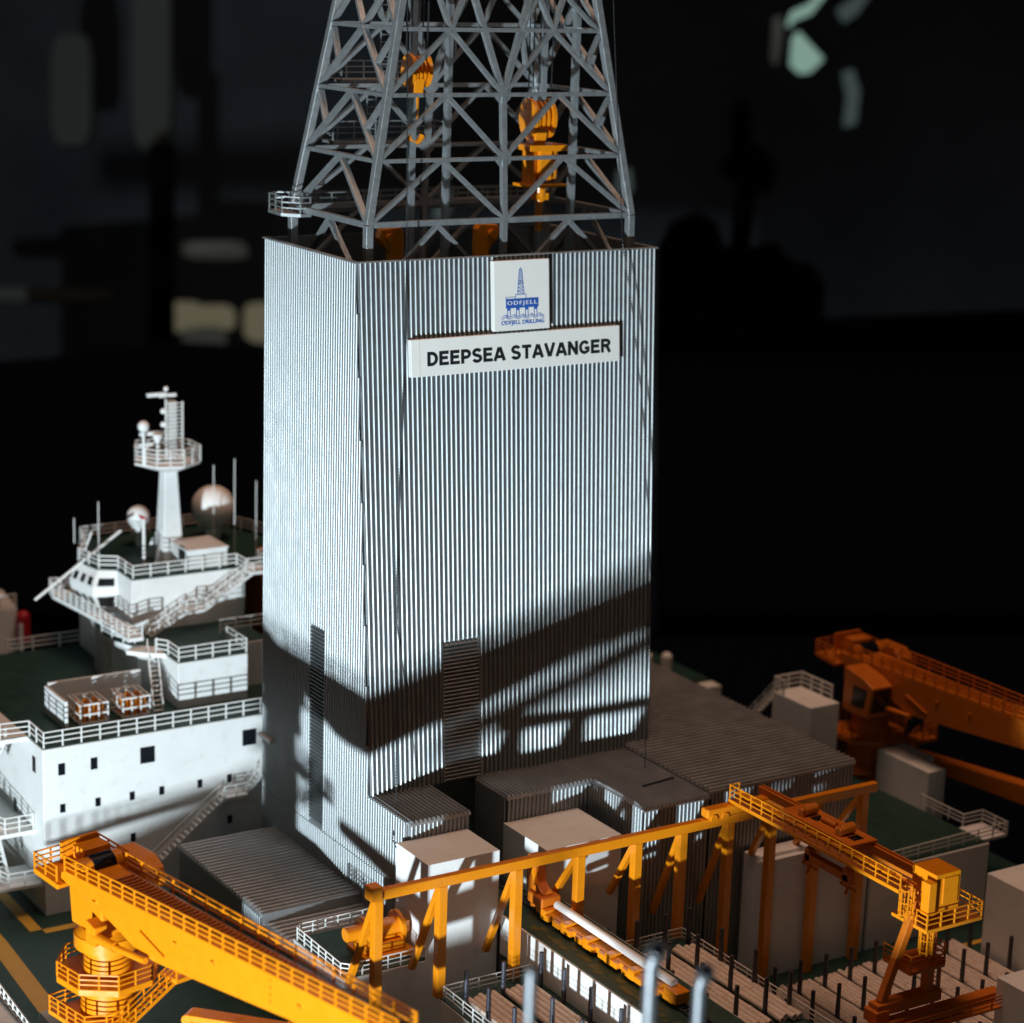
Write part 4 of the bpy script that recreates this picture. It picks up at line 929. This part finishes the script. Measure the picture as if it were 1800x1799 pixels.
MB().sphere((.14,6.50,-4.37),.155,24,16).build('dome', m_dome, rd, smooth=True); MB().tube([(.14,6.5,-4.785),(.14,6.5,-4.48)],.045,12).build('post', m_white, rd, smooth=True); MB().tube([(.14,6.5,-4.52),(.14,6.5,-4.46)],.10,16).build('collar', m_white, rd, smooth=True)
pl = thing('signal_pole', 'white pole tipped with red on the wheelhouse roof', 'pole', (-.2,5.5,-4.785))
MB().tube([(-.2,5.5,-4.785),(-.2,5.5,-4.12)],.022,10).build('pole', m_rail, pl, smooth=True); MB().slab([(-.28,5.48,-4.06),(-.16,5.48,-4.12),(-.19,5.48,-4.15),(-.25,5.48,-4.12)],(0,.03,0)).build('tip', m_red, pl)
tag(MB().tube([(-1.55,6.0,-5.22),(-.32,6.0,-4.40)],.02,8).build('flag_staff', m_rail), 'long white staff slanting out past the wheelhouse corner', 'pole')
for (x,y,z0,z1,dx,lab) in ((-.85,6.35,-4.6,-4.25,0,'short white whip aerial at the wheelhouse corner'),(-.80,6.10,-4.65,-4.40,.10,'short leaning white aerial beside the long slanting staff'),(-.62,6.05,-4.785,-3.98,0,'tall thin whip aerial rising beside the slanting staff'),(1.15,5.55,-4.785,-3.45,0,'tallest thin whip aerial behind the large radome'),(1.5,5.6,-4.785,-3.80,0,'thin aerial right of the large radome'),(1.0,5.9,-4.785,-3.60,0,'faint thin aerial just above the large radome')):
    tag(MB().tube([(x,y,z0),(x+dx,y,z1)],.0065 if dx == 0 else .014,6).build('whip_aerial', m_rail), lab, 'aerial', 'whip aerials on the accommodation roof')
rc = thing('roof_cabin', 'plain white cabin on the wheelhouse roof right of the mast', 'cabin', (.5,5.2,-4.785))
MB().box(.22,.80,5.02,5.62,-4.785,-4.525).build('cabin_wall', m_white, rc, bevel=.008); MB().box(.21,.81,5.01,5.63,-4.523,-4.505).build('roof', m_white, rc)
MB().box(.214,.222,5.10,5.28,-4.70,-4.48).build('door', m_dark, rc)
gc = thing('rack_shelter', 'open white three sided shelter behind the cylinder racks on the roof deck', 'shelter', (-1.6,3.9,-6.13))
MB().box(-2.14,-2.10,3.40,4.10,-6.13,-5.76).box(-2.10,-.86,4.06,4.10,-6.13,-5.72).build('wall', m_white, gc, bevel=.004)
for k, (x, lab) in enumerate(((-1.92,'white tube frame rack of yellow gas cylinders, nearer the shelter end'),(-1.36,'white tube frame rack of yellow gas cylinders, nearer the slanting stair'))):
    t = thing('cylinder_rack', lab, 'rack', (x,3.5,-6.13), 'racks of yellow cylinders on the roof deck')
    fm = MB()
    x1 = x+.36; y0, y1 = 3.45, 3.86; z0, z1 = -6.12, -5.86
    for z in (z0+.02,(z0+z1)/2,z1):
        for a, b in (((x,y0),(x1,y0)),((x1,y0),(x1,y1)),((x1,y1),(x,y1)),((x,y1),(x,y0))): fm.beam((*a,z),(*b,z),.02,.02)
    for a in ((x,y0),(x1,y0),(x1,y1),(x,y1),(x+.12,y0),(x+.24,y0),(x,y0+.2),(x1,y0+.2)): fm.beam((*a,z0-.01),(*a,z1+.01),.018,.018)
    for q in range(3): fm.beam((x+.06+q*.12,y0,z1),(x+.06+q*.12,y1,z1),.016,.016)
    fm.build('frame', m_rail, t)
    for a in range(3):
        for b in range(2):
            cx, cy = x+.06+.12*a, y0+.10+.18*b
            cy_ = MB().tube([(cx,cy,z0),(cx,cy,z1-.05)],.047,12).sphere((cx,cy,z1-.05),.047,12,6).build('gas_cylinder', m_yellow, t, smooth=True)
# distant module with a red tank at the far left
dm = thing('distant_module', 'dim brownish module at the far left behind the roof deck', 'building', (-1.2,8.0,-6.6))
MB().prism([(-1.7,8.3),(-.98,8.3),(-.85,9.3),(-1.7,9.3)],-7.0,-6.02).build('wall', m_white, dm, bevel=.01)
rail(MB(), [(-1.7,8.32,-6.02),(-1.0,8.32,-6.02)], h=.2, sp=.25, r=.01).build('railing', m_rail, dm)
rt = thing('red_tank', 'round ended red tank beside the dim module at the far left', 'tank', (-.85,8.1,-6.2))
MB().tube([(-.93,8.2,-6.5),(-.93,8.2,-6.14)],.10,16).sphere((-.93,8.2,-6.14),.10,16,10).build('shell', m_red, rt, smooth=True)
MB().box(-1.03,-.99,8.05,8.1,-6.9,-6.2).build('bracket', m_rail, rt)
# brown machinery seen between the accommodation and the tower
om = thing('rear_crane', 'brownish crane machinery glimpsed between the accommodation and the tower', 'crane', (1.6,6.2,-6.5))
MB().prism([(1.55,5.4),(2.4,5.4),(2.4,6.6),(1.55,6.6)],-6.13,-5.25).build('housing', m_orange, om, bevel=.02)
MB().slab([(1.50,5.4,-5.25),(1.85,5.4,-5.25),(1.9,5.4,-4.95),(1.75,5.4,-4.75),(1.5,5.4,-4.80)],(0,.3,0)).build('bracket', m_orange, om, bevel=.01)
MB().tube([(1.70,5.38,-4.98),(1.70,5.35,-4.98)],.05,14).build('eye', m_dark, om)
# railings and a yellow arm at the lower left corner
t = thing('gangway', 'pale lattice gangway entering at the lower left corner', 'gangway', (-4.9,-1.0,-7.6))
rail(MB(), [(-4.62,.55,-7.62),(-4.30,.30,-7.62),(-4.30,-1.2,-7.72)], h=.2, sp=.14, r=.007).build('railing', m_rail, t)
MB().box(-4.66,-4.30,-1.6,.55,-7.68,-7.63).build('walkway', m_white, t)
# white tanks and a pale cylinder behind the corrugated hall
bh = thing('rear_deck_house', 'small pale deck house with a railed stair behind the corrugated hall', 'building', (7.2,2.2,ZD))
MB().prism([(7.0,.15),(7.5,.15),(7.5,.95),(7.0,.95)],ZD,-6.26).build('wall', m_white, bh, bevel=.01)
rail(MB(), [(7.02,.75,-6.26),(7.02,.94,-6.26),(7.48,.94,-6.26),(7.48,.3,-6.26)], h=.2, sp=.2, r=.01).build('railing', m_rail, bh)
stair(MB(), (7.02,.97,-6.28), (6.75,1.35,-6.9), .12, (1,0,0)).build('stair', m_rail, bh)
for x, y, r, zt, lab in ((6.60,3.30,.07,-6.40,'short pale round topped post behind the tower, nearer the tower'),(6.86,3.20,.085,-6.42,'short pale round topped post behind the hall, farther from the tower')):
    tag(MB().tube([(x,y,-7.2),(x,y,zt)],r,14).sphere((x,y,zt),r,14,8).build('vent_post', m_white, smooth=True), lab, 'vent', 'round topped vents behind the hall')
rdk = thing('rear_deck', 'dark green raised deck behind the corrugated hall', 'deck', (6.8,5,-7))
MB().box(6.0,7.75,3.35,7.0,ZD,-6.90).build('deck', m_green, rdk); MB().box(7.55,7.80,3.1,3.34,ZD,-6.95).build('wall', m_white, rdk)

# ============================================================ THE ROOM BEHIND (dark, far away)
Cm_ = V3((-11.54,-21.4785,3.3528))
def far(px, py, dep):
    return Cm_ + (F + RR*((px-900)/3933) - UU*((py-899.5)/3933))*dep
def panel(x0, y0, x1, y1, dep, m, name, depth=1.0, skew=0):
    if m not in (m_roomwall, m_room):      # rounded pieces
        cx, cy, rx, ry = (x0+x1)/2, (y0+y1)/2, (x1-x0)/2, (y1-y0)/2
        pts = []
        for k in range(28):
            a = 2*math.pi*k/28; c_, s_ = math.cos(a), math.sin(a)
            pts.append((cx+rx*math.copysign(abs(c_)**.45, c_), cy+ry*math.copysign(abs(s_)**.45, s_)))
        return MB().slab([far(px, py, dep) for px, py in pts], F*depth).build(name, m)
    return MB().slab([far(x0,y1,dep), far(x1,y1,dep), far(x1+skew,y0,dep), far(x0+skew,y0,dep)], F*depth).build(name, m)
kind(panel(-900,-900,2700,1150,95,m_roomwall,'wall',2), 'structure')
kind(panel(-900,1120,2700,2600,62,m_room,'floor',2), 'structure')
lamp('far_fill_lamp', 'AREA', far(200,-700,70), far(300,300,92), 130, (0.95,1.0,0.9), shape='DISK', size=6)  # this and the next are added, unseen, to brighten pillars and far wall
lamp('far_fill_lamp', 'AREA', far(1700,1000,80), far(1500,380,94), 260, (0.75,0.9,1.0), shape='DISK', size=8)
rw_ = 'pale blurred pillars in the dark room'
tag(panel(232,-60,300,262,80,m_pillar,'room_column'), 'blurred pale pillar at the upper left of the dark room', 'pillar', rw_)
tag(panel(90,60,160,255,84,m_pillar,'room_column'), 'blurred faint pillar nearest the upper left corner', 'pillar', rw_)
tag(panel(-40,505,190,530,82,m_pillar,'room_ledge'), 'faint brownish ledge at the far left', 'ledge')
tag(panel(262,250,300,700,78,m_room,'room_frame'), 'dark upright window frame below the pale pillar', 'frame')
for a, lab in (((268,530,356,580),'widest dim yellow lit window left of the tower'),((352,536,408,576),'small dim yellow lit window beside the widest one'),((428,532,520,600),'dim yellow lit window touching the tower edge'),((320,572,392,612),'lowest faint yellow lit window')):
    tag(panel(*a,85,m_glow if 'faint' not in lab else m_glow4,'lit_window'), lab, 'window', 'dim lit windows left of the tower')
tag(panel(320,425,430,450,84,m_glow4,'lit_shelf'), 'faint greenish lit shelf above the yellow windows', 'shelf')
tag(panel(150,800,290,985,84,m_faint,'faint_glow'), 'faint grey patch in the dark left of the white mast', 'glow_patch')
tag(panel(-30,850,60,1000,84,m_faint,'faint_glow'), 'faint grey patch at the left edge of the dark room', 'glow_patch')
tag(panel(1330,990,1420,1060,84,m_faint,'faint_glow'), 'faint grey patch above the dark orange crane', 'glow_patch')
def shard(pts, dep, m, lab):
    return tag(MB().slab([far(x,y,dep) for x,y in pts], F*.6).build('reflection_glow', m), lab, 'reflected_glint', 'pale green glints in the dark at the upper right')  # glowing pieces painted in for reflections
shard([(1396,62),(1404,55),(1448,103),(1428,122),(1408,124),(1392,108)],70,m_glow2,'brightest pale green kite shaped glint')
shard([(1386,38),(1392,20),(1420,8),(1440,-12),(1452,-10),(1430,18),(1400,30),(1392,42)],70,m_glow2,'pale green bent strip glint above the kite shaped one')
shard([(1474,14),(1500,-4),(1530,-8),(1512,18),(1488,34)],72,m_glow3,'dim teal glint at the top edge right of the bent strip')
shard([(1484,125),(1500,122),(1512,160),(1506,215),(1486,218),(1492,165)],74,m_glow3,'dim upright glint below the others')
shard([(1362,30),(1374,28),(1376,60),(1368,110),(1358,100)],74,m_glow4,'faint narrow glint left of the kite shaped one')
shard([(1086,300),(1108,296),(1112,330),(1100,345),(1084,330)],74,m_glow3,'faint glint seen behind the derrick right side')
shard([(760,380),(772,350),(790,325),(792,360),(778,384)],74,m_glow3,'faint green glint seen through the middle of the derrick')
# dark shapes against the far wall
def blob(pts, dep, name, lab, cat):
    o = MB().slab([far(x,y,dep) for x,y in pts], F*1.0).build(name, m_room); return tag(o, lab, cat, 'black silhouettes in the dark room')
blob([(1155,620),(1158,430),(1180,390),(1225,372),(1262,392),(1272,430),(1300,440),(1340,430),(1365,425),(1385,455),(1430,468),(1450,500),(1448,560),(1800,545),(1900,560),(1900,1150),(1155,1150)],66,'dark_furniture','black rounded mass low in the dark room right of the tower','furniture')
blob([(1288,440),(1300,310),(1276,300),(1272,280),(1290,262),(1292,180),(1318,175),(1320,250),(1345,262),(1365,290),(1360,330),(1330,335),(1318,440)],65,'dark_lamp_stand','black post with a dark head against the far wall','stand')
blob([(-60,1150),(-60,640),(120,625),(300,600),(470,610),(470,1150)],66,'dark_furniture','black mass low in the room behind the white mast','furniture')
